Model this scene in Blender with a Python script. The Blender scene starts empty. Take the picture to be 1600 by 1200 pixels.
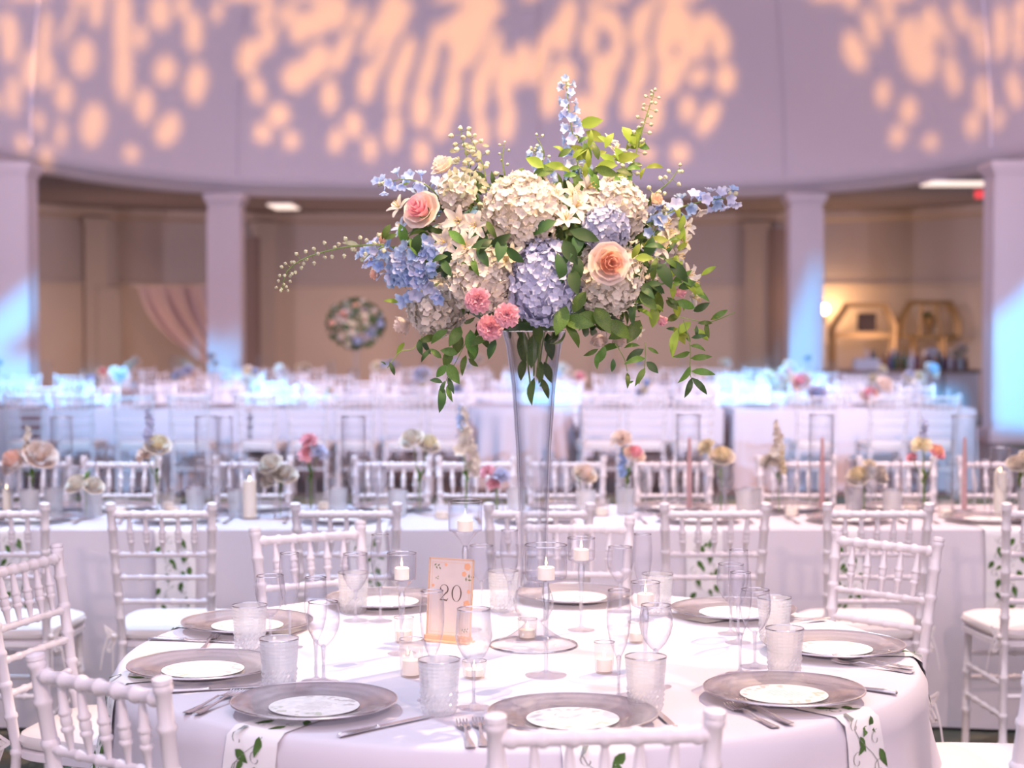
import bpy, bmesh, math, random
import numpy as np
from mathutils import Vector, Matrix
random.seed(7)
PI = math.pi
S = bpy.context.scene
COL = S.collection

# ------------------------------------------------------------------ camera
FPX, PITCH, EYE = 2600.0, 0.035, 1.535
cam = bpy.data.cameras.new('camera'); camo = bpy.data.objects.new('camera', cam); COL.objects.link(camo)
camo.location = (0, 0, EYE); camo.rotation_euler = (PI/2-PITCH, 0, 0)
cam.sensor_width = 36; cam.lens = FPX/1600*36; cam.clip_start = .05; cam.clip_end = 200
cam.dof.use_dof = True; cam.dof.focus_distance = 3.72; cam.dof.aperture_fstop = 3.0
S.camera = camo

# ------------------------------------------------------------------ world and exposure
S.view_settings.view_transform = 'Standard'; S.view_settings.look = 'None'
S.view_settings.gamma = 1; S.view_settings.use_curve_mapping = False
S.view_settings.exposure = 0.82
S.cycles.transparent_max_bounces = 40
S.cycles.max_bounces = 6; S.cycles.diffuse_bounces = 3; S.cycles.glossy_bounces = 3; S.cycles.transmission_bounces = 4
S.cycles.caustics_reflective = False; S.cycles.caustics_refractive = False
S.cycles.sample_clamp_indirect = 3.0
S.cycles.sample_clamp_direct = 12.0
w = bpy.data.worlds.new('world'); S.world = w; w.use_nodes = True
w.node_tree.nodes['Background'].inputs[0].default_value = (.77, .69, .89, 1)
w.node_tree.nodes['Background'].inputs[1].default_value = .84

# ------------------------------------------------------------------ lights
def spot(name, loc, target, power, color, angle, blend=.3, radius=.05):
    l = bpy.data.lights.new(name, 'SPOT'); l.energy = power; l.color = color
    l.spot_size = math.radians(angle); l.spot_blend = blend; l.shadow_soft_size = radius
    o = bpy.data.objects.new(name, l); COL.objects.link(o); o.location = loc
    o.rotation_euler = (Vector(target)-Vector(loc)).to_track_quat('-Z', 'Y').to_euler()
    return o
def point(name, loc, power, color, radius=.1):
    l = bpy.data.lights.new(name, 'POINT'); l.energy = power; l.color = color; l.shadow_soft_size = radius
    o = bpy.data.objects.new(name, l); COL.objects.link(o); o.location = loc
    return o
# pin spots on the centre table: a warm one from the front right, a cool one from the back left
spot('warm_pin_spot', (2.3, 6.6, 5.0), (.05, 3.9, .9), 820, (1, .72, .52), 29, .45, .025)
spot('warm_flower_spot', (.9, 2.2, 5.4), (.05, 3.95, 1.78), 820, (1, .66, .38), 12, .5, .05)
spot('flower_top_spot', (-.6, 3.0, 5.6), (.05, 3.97, 1.85), 330, (1, .72, .42), 12, .5, .05)
spot('cool_pin_spot', (-2.5, 6.2, 5.4), (-.10, 3.9, .9), 420, (.66, .80, 1), 25, .4, .025)
spot('rose_fill_spot', (1.6, -1.5, 3.6), (.2, 4.2, .6), 230, (1, .66, .55), 50, .8, .15)  # added unseen fill from the camera side, brightens chairs and front cloth
# washes over the long tables behind
spot('blue_table_wash', (-1.6, 7.4, 5.2), (-1.0, 6.7, .8), 620, (.40, .66, 1), 46, .7, .05)
spot('rose_table_wash', (2.2, 7.6, 5.2), (1.5, 6.7, .8), 480, (1, .64, .50), 42, .6, .05)
spot('table_flower_fill', (.2, 4.7, 5.6), (.1, 6.8, 1.0), 270, (1, .88, .84), 68, .5, .04)  # added unseen fill, brightens the flowers on the second table
spot('blue_row_wash', (-4.5, 9.0, 5.0), (-.8, 15.6, .7), 1150, (.28, .58, 1), 60, .6, .1)
spot('rose_row_wash', (3.0, 8.5, 5.0), (.6, 15.5, .6), 1050, (1, .52, .36), 52, .6, .1)
spot('blue_row_wash_right', (5.6, 9.0, 5.0), (3.6, 15.5, .7), 420, (.30, .60, 1), 44, .5, .1)
spot('blue_table_wash_far', (5.8, 11.0, 5.0), (.5, 19.0, .8), 430, (.48, .70, 1), 75, .5, .15)
spot('dome_uplight_left', (-5.5, 12.0, 3.4), (-1.0, 26.5, 6.0), 1080, (.80, .68, .88), 100, .6, .3)
spot('dome_uplight_right', (5.5, 12.0, 3.4), (1.5, 26.5, 6.0), 1080, (.80, .68, .86), 100, .6, .3)
for i, (x, y) in enumerate([(-6.5, 28.2), (-2.6, 29.6), (1.6, 29.6), (6.3, 28.0)]):
    point('ambulatory_wall_fill', (x, y, 1.3), 19, (1, .68, .52), .3)  # unseen point lamps added low to brighten the lower wall

# ------------------------------------------------------------------ projection helpers
def proj(X, Y, Z):
    c, s = math.cos(PITCH), math.sin(PITCH); z = Z-EYE
    d = Y*c-z*s; u = Y*s+z*c
    return 800+FPX*X/d, 600-FPX*u/d
def ray(px, py):
    a = (px-800)/FPX; b = (600-py)/FPX; c, s = math.cos(PITCH), math.sin(PITCH)
    return a, c+b*s, b*c-s                       # direction, y is forward
def onz(px, py, z):
    a, b, c = ray(px, py); t = (z-EYE)/c
    return a*t, b*t
def ony(px, py, Y):
    a, b, c = ray(px, py); t = Y/b
    return Vector((a*t, Y, EYE+c*t))

# ------------------------------------------------------------------ materials
def mat(name, col, rough=.5, metal=0, vary=0, scale=8, bump=0, bscale=60, emit=None, estr=0, rnd=0, spec=.4, sub=0, col2=None, trans=0):
    m = bpy.data.materials.new(name); m.use_nodes = True; nt = m.node_tree; N = nt.nodes; L = nt.links
    b = N['Principled BSDF']; b.inputs['Base Color'].default_value = (*col, 1)
    b.inputs['Roughness'].default_value = rough; b.inputs['Metallic'].default_value = metal
    b.inputs['Specular IOR Level'].default_value = spec
    src = None
    if vary or col2:
        tc = N.new('ShaderNodeTexCoord'); nz = N.new('ShaderNodeTexNoise'); nz.inputs['Scale'].default_value = scale
        L.new(tc.outputs['Object'], nz.inputs['Vector'])
        mx = N.new('ShaderNodeMix'); mx.data_type = 'RGBA'
        rp = N.new('ShaderNodeMapRange'); rp.inputs[1].default_value = .35; rp.inputs[2].default_value = .65
        L.new(nz.outputs['Fac'], rp.inputs[0]); L.new(rp.outputs[0], mx.inputs[0])
        mx.inputs[6].default_value = (*col, 1)
        c2 = col2 or tuple(max(0, c*(1-vary)) for c in col)
        mx.inputs[7].default_value = (*c2, 1); src = mx.outputs[2]
    if rnd:
        oi = N.new('ShaderNodeObjectInfo'); hs = N.new('ShaderNodeHueSaturation')
        mr = N.new('ShaderNodeMapRange'); mr.inputs[3].default_value = 1-rnd; mr.inputs[4].default_value = 1+rnd*.4
        mh = N.new('ShaderNodeMapRange'); mh.inputs[3].default_value = .5-rnd*.06; mh.inputs[4].default_value = .5+rnd*.04
        L.new(oi.outputs['Random'], mr.inputs[0]); L.new(mr.outputs[0], hs.inputs['Value'])
        L.new(oi.outputs['Random'], mh.inputs[0]); L.new(mh.outputs[0], hs.inputs['Hue'])
        if src: L.new(src, hs.inputs['Color'])
        else: hs.inputs['Color'].default_value = (*col, 1)
        src = hs.outputs[0]
    if src: L.new(src, b.inputs['Base Color'])
    if bump:
        tc = N.new('ShaderNodeTexCoord'); nz = N.new('ShaderNodeTexNoise'); nz.inputs['Scale'].default_value = bscale
        L.new(tc.outputs['Object'], nz.inputs['Vector']); bp = N.new('ShaderNodeBump'); bp.inputs['Strength'].default_value = bump
        bp.inputs['Distance'].default_value = .01
        L.new(nz.outputs['Fac'], bp.inputs['Height']); L.new(bp.outputs[0], b.inputs['Normal'])
    if emit:
        b.inputs['Emission Color'].default_value = (*emit, 1); b.inputs['Emission Strength'].default_value = estr
    if trans:                                    # thin translucent petals and leaves
        tr = N.new('ShaderNodeBsdfTranslucent'); ms = N.new('ShaderNodeMixShader'); ms.inputs[0].default_value = trans
        if src: L.new(src, tr.inputs[0])
        else: tr.inputs[0].default_value = (*col, 1)
        L.new(b.outputs[0], ms.inputs[1]); L.new(tr.outputs[0], ms.inputs[2]); L.new(ms.outputs[0], N['Material Output'].inputs[0])
    return m
def glass(name, tint=(.985, .985, 1), base=.04, edge=.70, rough=.04, milk=0, milkcol=(.95, .95, 1), gcol=(1, 1, 1), edgecol=(.74, .73, .80), pw=2.2):
    """thin clear glass: transparent seen square on, reflecting towards its edges"""
    m = bpy.data.materials.new(name); m.use_nodes = True; nt = m.node_tree; N = nt.nodes; L = nt.links
    N.remove(N['Principled BSDF'])
    lw_ = N.new('ShaderNodeLayerWeight'); lw_.inputs[0].default_value = .5; lw = N.new('ShaderNodeMath'); lw.operation = 'POWER'; lw.inputs[1].default_value = pw; L.new(lw_.outputs['Facing'], lw.inputs[0])
    mr = N.new('ShaderNodeMapRange'); mr.inputs[3].default_value = base; mr.inputs[4].default_value = edge
    L.new(lw.outputs[0], mr.inputs[0])
    t = N.new('ShaderNodeBsdfTransparent'); cm = N.new('ShaderNodeMix'); cm.data_type = 'RGBA'   # the longer way through the wall at its edges takes more light
    cm.inputs[6].default_value = (*tint, 1); cm.inputs[7].default_value = (*edgecol, 1); L.new(lw.outputs[0], cm.inputs[0]); L.new(cm.outputs[2], t.inputs[0])
    g = N.new('ShaderNodeBsdfGlossy'); g.inputs['Roughness'].default_value = rough; g.inputs['Color'].default_value = (*gcol, 1)
    mx = N.new('ShaderNodeMixShader'); L.new(mr.outputs[0], mx.inputs[0]); L.new(t.outputs[0], mx.inputs[1]); L.new(g.outputs[0], mx.inputs[2])
    out = mx.outputs[0]
    if milk:
        d = N.new('ShaderNodeBsdfDiffuse'); d.inputs[0].default_value = (*milkcol, 1)
        tl = N.new('ShaderNodeBsdfTranslucent'); tl.inputs[0].default_value = (*milkcol, 1)
        a = N.new('ShaderNodeMixShader'); a.inputs[0].default_value = .5; L.new(d.outputs[0], a.inputs[1]); L.new(tl.outputs[0], a.inputs[2])
        b = N.new('ShaderNodeMixShader'); b.inputs[0].default_value = milk; L.new(out, b.inputs[1]); L.new(a.outputs[0], b.inputs[2]); out = b.outputs[0]
    L.new(out, N['Material Output'].inputs[0])
    return m
M = {}
M['chair'] = mat('white_chair_paint', (.90, .85, .88), .35, bump=.06, bscale=25)
M['cushion'] = mat('white_cushion_fabric', (.86, .81, .79), .9, bump=.15, bscale=9)
M['cloth'] = mat('white_tablecloth', (.74, .70, .76), .95, vary=.03, scale=3, bump=.12, bscale=7)
M['napkin'] = mat('napkin_linen', (.88, .86, .86), .95)
M['leafprint'] = mat('printed_leaf', (.10, .20, .05), .95, vary=.4, scale=40)
M['vineprint'] = mat('printed_vine', (.28, .29, .27), .95)
M['glass'] = glass('clear_glass', edgecol=(.56, .54, .63), pw=2.3)
M['vglass'] = glass('vase_glass', (.975, .98, .99), .06, .85, edgecol=(.76, .76, .82), pw=2.2)
M['footglass'] = glass('glass_foot', edgecol=(.86, .86, .90), edge=.45)
M['rim'] = glass('glass_rim', (.98, .98, 1), .70, .95, .12, edgecol=(.95, .95, .98))
M['stemglass'] = glass('stem_glass', (.93, .94, .97), .30, .8, .08)
M['pressed'] = glass('pressed_glass', (.995, .995, 1), .10, .5, .15, .34, (1, 1, 1), edgecol=(.95, .95, 1))
M['cutglass'] = glass('cut_crystal', (.98, .98, .99), .12, .7, .08, .06)
M['votive'] = glass('votive_glass', (.99, .97, .96), .08, .5, .06, .16, (1, .94, .90), edgecol=(.92, .88, .88))
M['charger'] = None
M['menu'] = mat('printed_menu_card', (.90, .88, .85), .8, vary=.12, scale=45)
M['wax'] = mat('candle_wax', (.95, .88, .80), .6, emit=(1, .75, .5), estr=.12)
M['taper'] = mat('rose_taper_wax', (.78, .46, .45), .6)
M['flame'] = mat('candle_flame', (1, .7, .3), .5, emit=(1, .70, .36), estr=6)
M['steel'] = mat('polished_steel', (.84, .81, .82), .24, .9)
M['petal_white'] = mat('cream_petal', (.86, .78, .68), .7, rnd=.14, trans=.25)
M['petal_core'] = mat('cream_flower_heart', (.66, .60, .48), .9, vary=.3, scale=60)
M['petal_lav'] = mat('lavender_petal', (.66, .68, .86), .7, rnd=.16, trans=.25)
M['lav_core'] = mat('lavender_flower_heart', (.42, .44, .60), .9, vary=.3, scale=60)
M['petal_blue'] = mat('blue_petal', (.46, .60, .90), .6, rnd=.25, trans=.3)
M['petal_pale'] = mat('pale_blue_petal', (.62, .74, .97), .6, rnd=.22, trans=.35)
M['petal_pink'] = mat('pink_petal', (1, .56, .62), .65, rnd=.12, trans=.35)
M['petal_peach'] = mat('peach_petal', (.98, .62, .47), .65, rnd=.08, trans=.35)
M['petal_blush'] = mat('blush_petal', (.96, .80, .70), .65, rnd=.08, trans=.35)
M['petal_yellow'] = mat('butter_petal', (.95, .85, .62), .65, rnd=.10, trans=.35)
M['anther'] = mat('yellow_stamen', (.75, .55, .15), .7)
M['leaf'] = mat('green_leaf', (.14, .27, .045), .45, rnd=.45, trans=.22, vary=.3, scale=30)
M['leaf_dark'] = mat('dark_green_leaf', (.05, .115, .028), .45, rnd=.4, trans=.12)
M['leaf_lime'] = mat('lime_leaf', (.29, .41, .05), .45, rnd=.3, trans=.35)
M['leaf_grey'] = mat('grey_green_leaf', (.45, .46, .30), .7, rnd=.3, trans=.2)
M['stem'] = mat('green_stem', (.20, .28, .07), .6)
M['bud'] = mat('pale_bud', (.66, .64, .40), .6, rnd=.25)
M['dome'] = mat('dome_plaster', (.68, .62, .70), .92, vary=.03, scale=.4)
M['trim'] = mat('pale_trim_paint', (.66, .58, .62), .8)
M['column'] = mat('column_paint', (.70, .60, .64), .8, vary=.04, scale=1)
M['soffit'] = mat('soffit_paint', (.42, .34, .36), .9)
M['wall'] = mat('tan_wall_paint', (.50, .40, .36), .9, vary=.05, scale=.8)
M['wall_low_lit'] = mat('tan_wall_warm_lit', (.64, .49, .39), .9, vary=.05, scale=.8)  # warm light on the lower wall is put into this lighter tan
M['pilaster'] = mat('pilaster_paint', (.56, .44, .37), .85)
M['brown'] = mat('brown_door_paint', (.30, .20, .17), .7)
M['drape'] = mat('rose_drape_fabric', (.62, .45, .43), .95)
M['gold'] = mat('antique_gold', (.42, .25, .11), .45, .5)
M['dark'] = mat('dark_print', (.07, .04, .035), .7)
M['gilt'] = mat('gilt_card_edge', (.80, .52, .34), .5, .2)
M['card'] = mat('blush_card_stock', (.80, .68, .62), .85, col2=(.74, .63, .58), scale=18)
M['ink'] = mat('brown_ink', (.13, .09, .06), .7)
M['print_green'] = mat('printed_green_sprig', (.22, .24, .09), .8)
M['print_peach'] = mat('printed_peach_flower', (.88, .46, .26), .8)
M['lamp'] = mat('lamp_glow', (1, .8, .5), .5, emit=(1, .72, .36), estr=22)
M['ceil_lamp'] = mat('ceiling_lamp_glow', (1, .9, .8), .5, emit=(1, .80, .70), estr=.7)
M['exit'] = mat('red_sign_glow', (1, .1, .1), .5, emit=(1, .08, .10), estr=.45)
for k, c in {'wine': (.16, .05, .07), 'green': (.05, .10, .05), 'blue': (.08, .08, .22), 'clear': (.62, .62, .72), 'amber': (.35, .16, .08)}.items():
    M['bottle_'+k] = mat(k+'_bottle_glass', c, .15)
M['floor_shade'] = mat('brown_floor_shade', (.22, .145, .13), .6, vary=.2, scale=1.5)  # shade beneath the third-row tables put into the brown

def charger_mat():
    m = bpy.data.materials.new('silver_charger_glass'); m.use_nodes = True; nt = m.node_tree; N = nt.nodes; L = nt.links
    b = N['Principled BSDF']; b.inputs['Metallic'].default_value = .5; b.inputs['Roughness'].default_value = .25; b.inputs['Coat Weight'].default_value = 1; b.inputs['Coat Roughness'].default_value = .04
    tc = N.new('ShaderNodeTexCoord'); wv = N.new('ShaderNodeTexWave'); wv.wave_type = 'RINGS'; wv.rings_direction = 'Z'
    wv.inputs['Scale'].default_value = 14; wv.inputs['Distortion'].default_value = 2.5; wv.inputs['Detail'].default_value = 3
    L.new(tc.outputs['Object'], wv.inputs['Vector'])
    cr = N.new('ShaderNodeValToRGB'); cr.color_ramp.elements[0].color = (.54, .50, .52, 1); cr.color_ramp.elements[1].color = (.74, .69, .70, 1)
    L.new(wv.outputs['Fac'], cr.inputs[0]); L.new(cr.outputs[0], b.inputs['Base Color'])
    t = N.new('ShaderNodeBsdfTransparent'); t.inputs[0].default_value = (.93, .90, .90, 1)
    mx = N.new('ShaderNodeMixShader'); mx.inputs[0].default_value = .55
    L.new(t.outputs[0], mx.inputs[1]); L.new(b.outputs[0], mx.inputs[2]); L.new(mx.outputs[0], N['Material Output'].inputs[0])
    return m
M['charger'] = charger_mat()

def carpet_mat():
    m = bpy.data.materials.new('green_patterned_carpet'); m.use_nodes = True; nt = m.node_tree; N = nt.nodes; L = nt.links
    b = N['Principled BSDF']; b.inputs['Roughness'].default_value = 1
    tc = N.new('ShaderNodeTexCoord'); vo = N.new('ShaderNodeTexVoronoi'); vo.inputs['Scale'].default_value = 2.2
    nz = N.new('ShaderNodeTexNoise'); nz.inputs['Scale'].default_value = 5; nz.inputs['Detail'].default_value = 5
    L.new(tc.outputs['Object'], vo.inputs['Vector']); L.new(tc.outputs['Object'], nz.inputs['Vector'])
    mt = N.new('ShaderNodeMath'); mt.operation = 'MULTIPLY'; L.new(vo.outputs['Distance'], mt.inputs[0]); L.new(nz.outputs['Fac'], mt.inputs[1])
    cr = N.new('ShaderNodeValToRGB'); e = cr.color_ramp.elements
    e[0].position = .08; e[0].color = (.05, .075, .05, 1); e[1].position = .36; e[1].color = (.26, .22, .12, 1)
    n = e.new(.2); n.color = (.09, .10, .085, 1)
    L.new(mt.outputs[0], cr.inputs[0]); L.new(cr.outputs[0], b.inputs['Base Color'])
    return m
M['carpet'] = carpet_mat()

# ------------------------------------------------------------------ mesh builder
class MB:
    def __init__(s): s.v = []; s.f = []; s.mi = []; s.cur = 0
    def add(s, vs, fs, T=None):
        o = len(s.v)
        s.v += [tuple(T @ Vector(v)) for v in vs] if T is not None else [tuple(v) for v in vs]
        s.f += [tuple(o+i for i in f) for f in fs]; s.mi += [s.cur]*len(fs); return s
    def lathe(s, prof, n=24, T=None, cap0=False, cap1=False, rf=None):
        vs = []; fs = []
        for j, (r, z) in enumerate(prof):
            for i in range(n):
                a = 2*PI*i/n; k = rf(j, i) if rf else 1
                vs.append((r*k*math.cos(a), r*k*math.sin(a), z))
        for j in range(len(prof)-1):
            for i in range(n):
                i2 = (i+1) % n; fs.append((j*n+i, j*n+i2, (j+1)*n+i2, (j+1)*n+i))
        if cap0: fs.append(tuple(range(n-1, -1, -1)))
        if cap1: fs.append(tuple((len(prof)-1)*n+i for i in range(n)))
        return s.add(vs, fs, T)
    def box(s, x0, x1, y0, y1, z0, z1, T=None):
        v = [(x0, y0, z0), (x1, y0, z0), (x1, y1, z0), (x0, y1, z0), (x0, y0, z1), (x1, y0, z1), (x1, y1, z1), (x0, y1, z1)]
        return s.add(v, [(0, 3, 2, 1), (4, 5, 6, 7), (0, 1, 5, 4), (1, 2, 6, 5), (2, 3, 7, 6), (3, 0, 4, 7)], T)
    def tube(s, pts, rad, n=8, T=None, caps=True):
        pts = [Vector(p) for p in pts]; m = len(pts)
        if not isinstance(rad, (list, tuple)): rad = [rad]*m
        vs = []; fs = []; up = None
        for j, p in enumerate(pts):
            d = (pts[min(j+1, m-1)]-pts[max(j-1, 0)]).normalized()
            if up is None: up = d.orthogonal().normalized()
            a = (up-d*up.dot(d))
            a = a.normalized() if a.length > 1e-6 else d.orthogonal().normalized()
            up = a; b = d.cross(a)
            for i in range(n):
                t = 2*PI*i/n; vs.append(p+(a*math.cos(t)+b*math.sin(t))*rad[j])
        for j in range(m-1):
            for i in range(n):
                i2 = (i+1) % n; fs.append((j*n+i, j*n+i2, (j+1)*n+i2, (j+1)*n+i))
        if caps: fs += [tuple(range(n-1, -1, -1)), tuple((m-1)*n+i for i in range(n))]
        return s.add(vs, fs, T)
    def ball(s, c, r, n=10, m=6, sc=(1, 1, 1), T=None):
        prof = [(max(1e-5, r*math.sin(PI*j/m)), -r*math.cos(PI*j/m)) for j in range(m+1)]
        t = Matrix.Translation(c) @ Matrix.Diagonal((*sc, 1))
        if T is not None: t = T @ t
        return s.lathe(prof, n, t)
    def grid(s, fn, nu, nv, T=None):
        vs = [fn(i/nu, j/nv) for j in range(nv+1) for i in range(nu+1)]
        fs = [(j*(nu+1)+i, j*(nu+1)+i+1, (j+1)*(nu+1)+i+1, (j+1)*(nu+1)+i) for j in range(nv) for i in range(nu)]
        return s.add(vs, fs, T)
    def mesh(s, name, mats, smooth=True):
        me = bpy.data.meshes.new(name); me.from_pydata(s.v, [], s.f)
        if not isinstance(mats, (list, tuple)): mats = [mats]
        for q in mats: me.materials.append(q)
        if len(mats) > 1: me.polygons.foreach_set('material_index', s.mi)
        if smooth:
            me.polygons.foreach_set('use_smooth', [True]*len(me.polygons))
            if smooth != 'full':
                try: me.set_sharp_from_angle(angle=math.radians(42))
                except Exception: pass
        me.update(); return me
def ob(name, me, parent=None, loc=None, rot=None, scale=None, M4=None):
    o = bpy.data.objects.new(name, me); COL.objects.link(o)
    if parent is not None: o.parent = parent
    if M4 is not None: o.matrix_basis = M4
    if loc is not None: o.location = loc
    if rot is not None: o.rotation_euler = rot
    if scale is not None: o.scale = (scale,)*3 if isinstance(scale, (int, float)) else scale
    return o
def tag(o, label, cat, group=None, kind=None):
    if label: o['label'] = label
    if cat: o['category'] = cat
    if group: o['group'] = group
    if kind: o['kind'] = kind
    return o
def thing(name, label, cat, loc=(0, 0, 0), rz=0, group=None, scale=None):
    o = ob(name, None, None, loc, (0, 0, rz), scale); o.empty_display_size = .05
    return tag(o, label, cat, group)
def struct(name, me, label=None, parent=None):
    o = ob(name, me, parent)
    if parent is None: o['kind'] = 'structure'; o['label'] = label or name
    return o
def copy_tree(src, loc, rz=0, label=None, group=None, scale=None):
    r = src.copy(); COL.objects.link(r); r.location = loc; r.rotation_euler = (0, 0, rz)
    if scale is not None: r.scale = (scale,)*3 if isinstance(scale, (int, float)) else scale
    if label: r['label'] = label
    if group: r['group'] = group
    for ch in src.children:
        c = ch.copy(); COL.objects.link(c); c.parent = r
        for g in ch.children:
            d = g.copy(); COL.objects.link(d); d.parent = c
    return r
ORD = ['first', 'second', 'third', 'fourth', 'fifth', 'sixth', 'seventh', 'eighth', 'ninth', 'tenth', 'eleventh', 'twelfth', 'thirteenth', 'fourteenth', 'fifteenth', 'sixteenth', 'seventeenth', 'eighteenth', 'nineteenth', 'twentieth']
def ordl(i): return ORD[i] if i < len(ORD) else 'last'
def smooth1(x): x = max(0, min(1, x)); return x*x*(3-2*x)

# ------------------------------------------------------------------ room shell
RA, RB, RC = 7.2, 18.2, 10.0                     # rounded hall: half width, half length, centre
LIPZ, SOFZ = 3.78, 3.68
def sup(t, a, b, n=4.0):
    c, s = math.cos(t), math.sin(t)
    return a*math.copysign(abs(c)**(2/n), c), RC+b*math.copysign(abs(s)**(2/n), s)
T0, T1 = -.35, PI+.35
floor = MB(); floor.box(-14, 14, -3, 34, -.1, 0)
struct('floor', floor.mesh('floor', M['carpet'], False), 'green and olive patterned carpet under all the tables')
wf = MB(); wf.box(-6.3, 6.3, 15.0, 27, 0, .006)  # thin brown sheet added where the floor lies in shade behind the third row
tag(ob('floor_shade_sheet', wf.mesh('floor_shade_sheet', M['floor_shade'], False)), None, None, kind='structure')
# dome: near vertical above the lip, curving inwards
NT = 120
dome = MB()
prof = [(1.0, LIPZ), (.985, LIPZ+.06), (.985, LIPZ+.2)]
for k in range(1, 25):
    a = k/24*PI/2; prof.append((.985*math.cos(a)**1.8 if k < 24 else .0, LIPZ+.2+8.5*math.sin(a)))
def domept(t, k): x, y = sup(t, RA*k, RB*k); return x, y
vs = []; fs = []
for (k, z) in prof:
    for i in range(NT+1):
        x, y = domept(T0+(T1-T0)*i/NT, k); vs.append((x, y, z))
for j in range(len(prof)-1):
    for i in range(NT): fs.append((j*(NT+1)+i, (j+1)*(NT+1)+i, (j+1)*(NT+1)+i+1, j*(NT+1)+i+1))
dome.add(vs, fs)
ceil = struct('ceiling', dome.mesh('ceiling', M['dome'], 'full'), 'lilac domed ceiling above the ring of columns')
def ringwall(name, a0, b0, z0, a1, b1, z1, m, label, t0=T0, t1=T1, n=NT, parent=None):
    b = MB(); vs = []; fs = []
    for i in range(n+1):
        t = t0+(t1-t0)*i/n
        x, y = sup(t, a0, b0); X, Y = sup(t, a1, b1); vs += [(x, y, z0), (X, Y, z1)]
    for i in range(n): fs.append((2*i, 2*i+1, 2*i+3, 2*i+2))
    b.add(vs, fs); return struct(name, b.mesh(name, m, 'full'), label, parent)
ringwall('trim_1', RA, RB, LIPZ, RA+.03, RB+.03, LIPZ-.05, M['trim'], 'pale moulded lip along the bottom of the dome')
ringwall('trim_2', RA+.03, RB+.03, LIPZ-.05, RA+.12, RB+.12, SOFZ, M['trim'], 'pale beam face above the columns')
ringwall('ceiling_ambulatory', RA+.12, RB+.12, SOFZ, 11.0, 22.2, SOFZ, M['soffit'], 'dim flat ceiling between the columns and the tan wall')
OA, OB = 10.6, 21.6
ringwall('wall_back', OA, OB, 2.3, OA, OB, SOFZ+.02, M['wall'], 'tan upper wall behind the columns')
ringwall('wall_back_lower', OA-.02, OB-.02, 0, OA-.02, OB-.02, 2.3, M['wall_low_lit'], 'lower wall behind the columns, warm light put into its tan')
def molding(name, z, h, d, m, label):
    b = MB(); vs = []; fs = []; n = NT
    for i in range(n+1):
        t = T0+(T1-T0)*i/n
        x, y = sup(t, OA, OB); X, Y = sup(t, OA-d, OB-d)
        vs += [(x, y, z), (X, Y, z+h*.3), (X, Y, z+h), (x, y, z+h)]
    for i in range(n):
        for k in range(3): fs.append((4*i+k, 4*i+k+1, 4*i+5+k, 4*i+4+k))
    b.add(vs, fs); return struct(name, b.mesh(name, m, False), label)
molding('trim_3', SOFZ-.22, .2, .12, M['pilaster'], 'cornice moulding at the top of the tan wall')
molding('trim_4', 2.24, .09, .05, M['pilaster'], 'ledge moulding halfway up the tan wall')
molding('baseboard_back', 0, .16, .04, M['pilaster'], 'baseboard of the tan wall')
# dome ribs
rb = []
for i, (px, py) in enumerate([(48, 250), (372, 300), (842, 305), (1225, 300), (1548, 245)]):
    best = min((abs(proj(*domept(t, .985), LIPZ+.2)[0]-px), t) for t in np.linspace(T0+.5, T1-.5, 2400) if domept(t, .985)[1] > 12)[1]
    pts = []
    for (k, z) in prof[2:20]:
        x, y = domept(best, k*.9985); pts.append((x, y, z))
    b = MB(); b.tube(pts, .028 if i in (0, 4) else .012, 6)
    struct('dome_rib', b.mesh('dome_rib', M['dome']), 'thin rib rising over the dome, %s from the left' % ordl(i))
# columns
colb = MB(); h = .26
colb.box(-h, h, -h, h, .18, SOFZ-.16)
colb.box(-h-.05, h+.05, -h-.05, h+.05, 0, .18)
colb.box(-h-.03, h+.03, -h-.03, h+.03, SOFZ-.16, SOFZ-.10); colb.box(-h-.06, h+.06, -h-.06, h+.06, SOFZ-.10, SOFZ)
for s in (-1, 1): colb.box(s*h-.015, s*h+.015, -h-.012, -h+.03, .3, SOFZ-.3)
colme = colb.mesh('column', M['column'], False)
for i, (x, y) in enumerate([(-6.68, 22.15), (-4.68, 27.35), (4.78, 27.35), (6.66, 22.0)]):
    px = [22, 355, 1255, 1574][i]
    X = (px-800)/FPX*y
    o = ob('column', colme, None, (X, y, 0), (0, 0, [0.0, 0, 0, 0][i])); o['kind'] = 'structure'
    o['label'] = ['square pale column at the far left of the hall', 'pale column beside the rose drape', 'pale column left of the wall lamp and bar', 'square pale column right of the bar'][i]
for i, (x, y) in enumerate([(-7.25, 15.5), (7.25, 15.5), (-7.25, 8.5), (7.25, 8.5)]):
    o = ob('column', colme, None, (x, y, 0)); o['kind'] = 'structure'; o['label'] = 'pale column along the side of the hall'
# pilasters and panels on the tan wall
def onwall(px, Y0=30.5, inset=.0):
    best = min((abs(proj(*sup(t, OA-inset, OB-inset), 2)[0]-px), t) for t in np.linspace(.2, PI-.2, 3000) if sup(t, OA, OB)[1] > 14)[1]
    x, y = sup(best, OA-inset, OB-inset); x2, y2 = sup(best+.004, OA-inset, OB-inset)
    return x, y, math.atan2(y2-y, x2-x), best
pilb = MB(); pilb.box(-.22, .22, -.07, .07, 0, SOFZ-.22); pilb.box(-.27, .27, -.09, .09, 0, .3); pilb.box(-.26, .26, -.1, .1, SOFZ-.34, SOFZ-.2)
pilm = pilb.mesh('pilaster', M['pilaster'], False)
for i, px in enumerate([148, 412, 640, 940, 1182, 1392]):
    if px in (1392,): continue
    x, y, r, _ = onwall(px, inset=.05); o = ob('pilaster', pilm, None, (x, y, 0), (0, 0, r)); o['kind'] = 'structure'
    o['label'] = 'flat tan pilaster on the back wall, %s from the left' % ordl(i)
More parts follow.
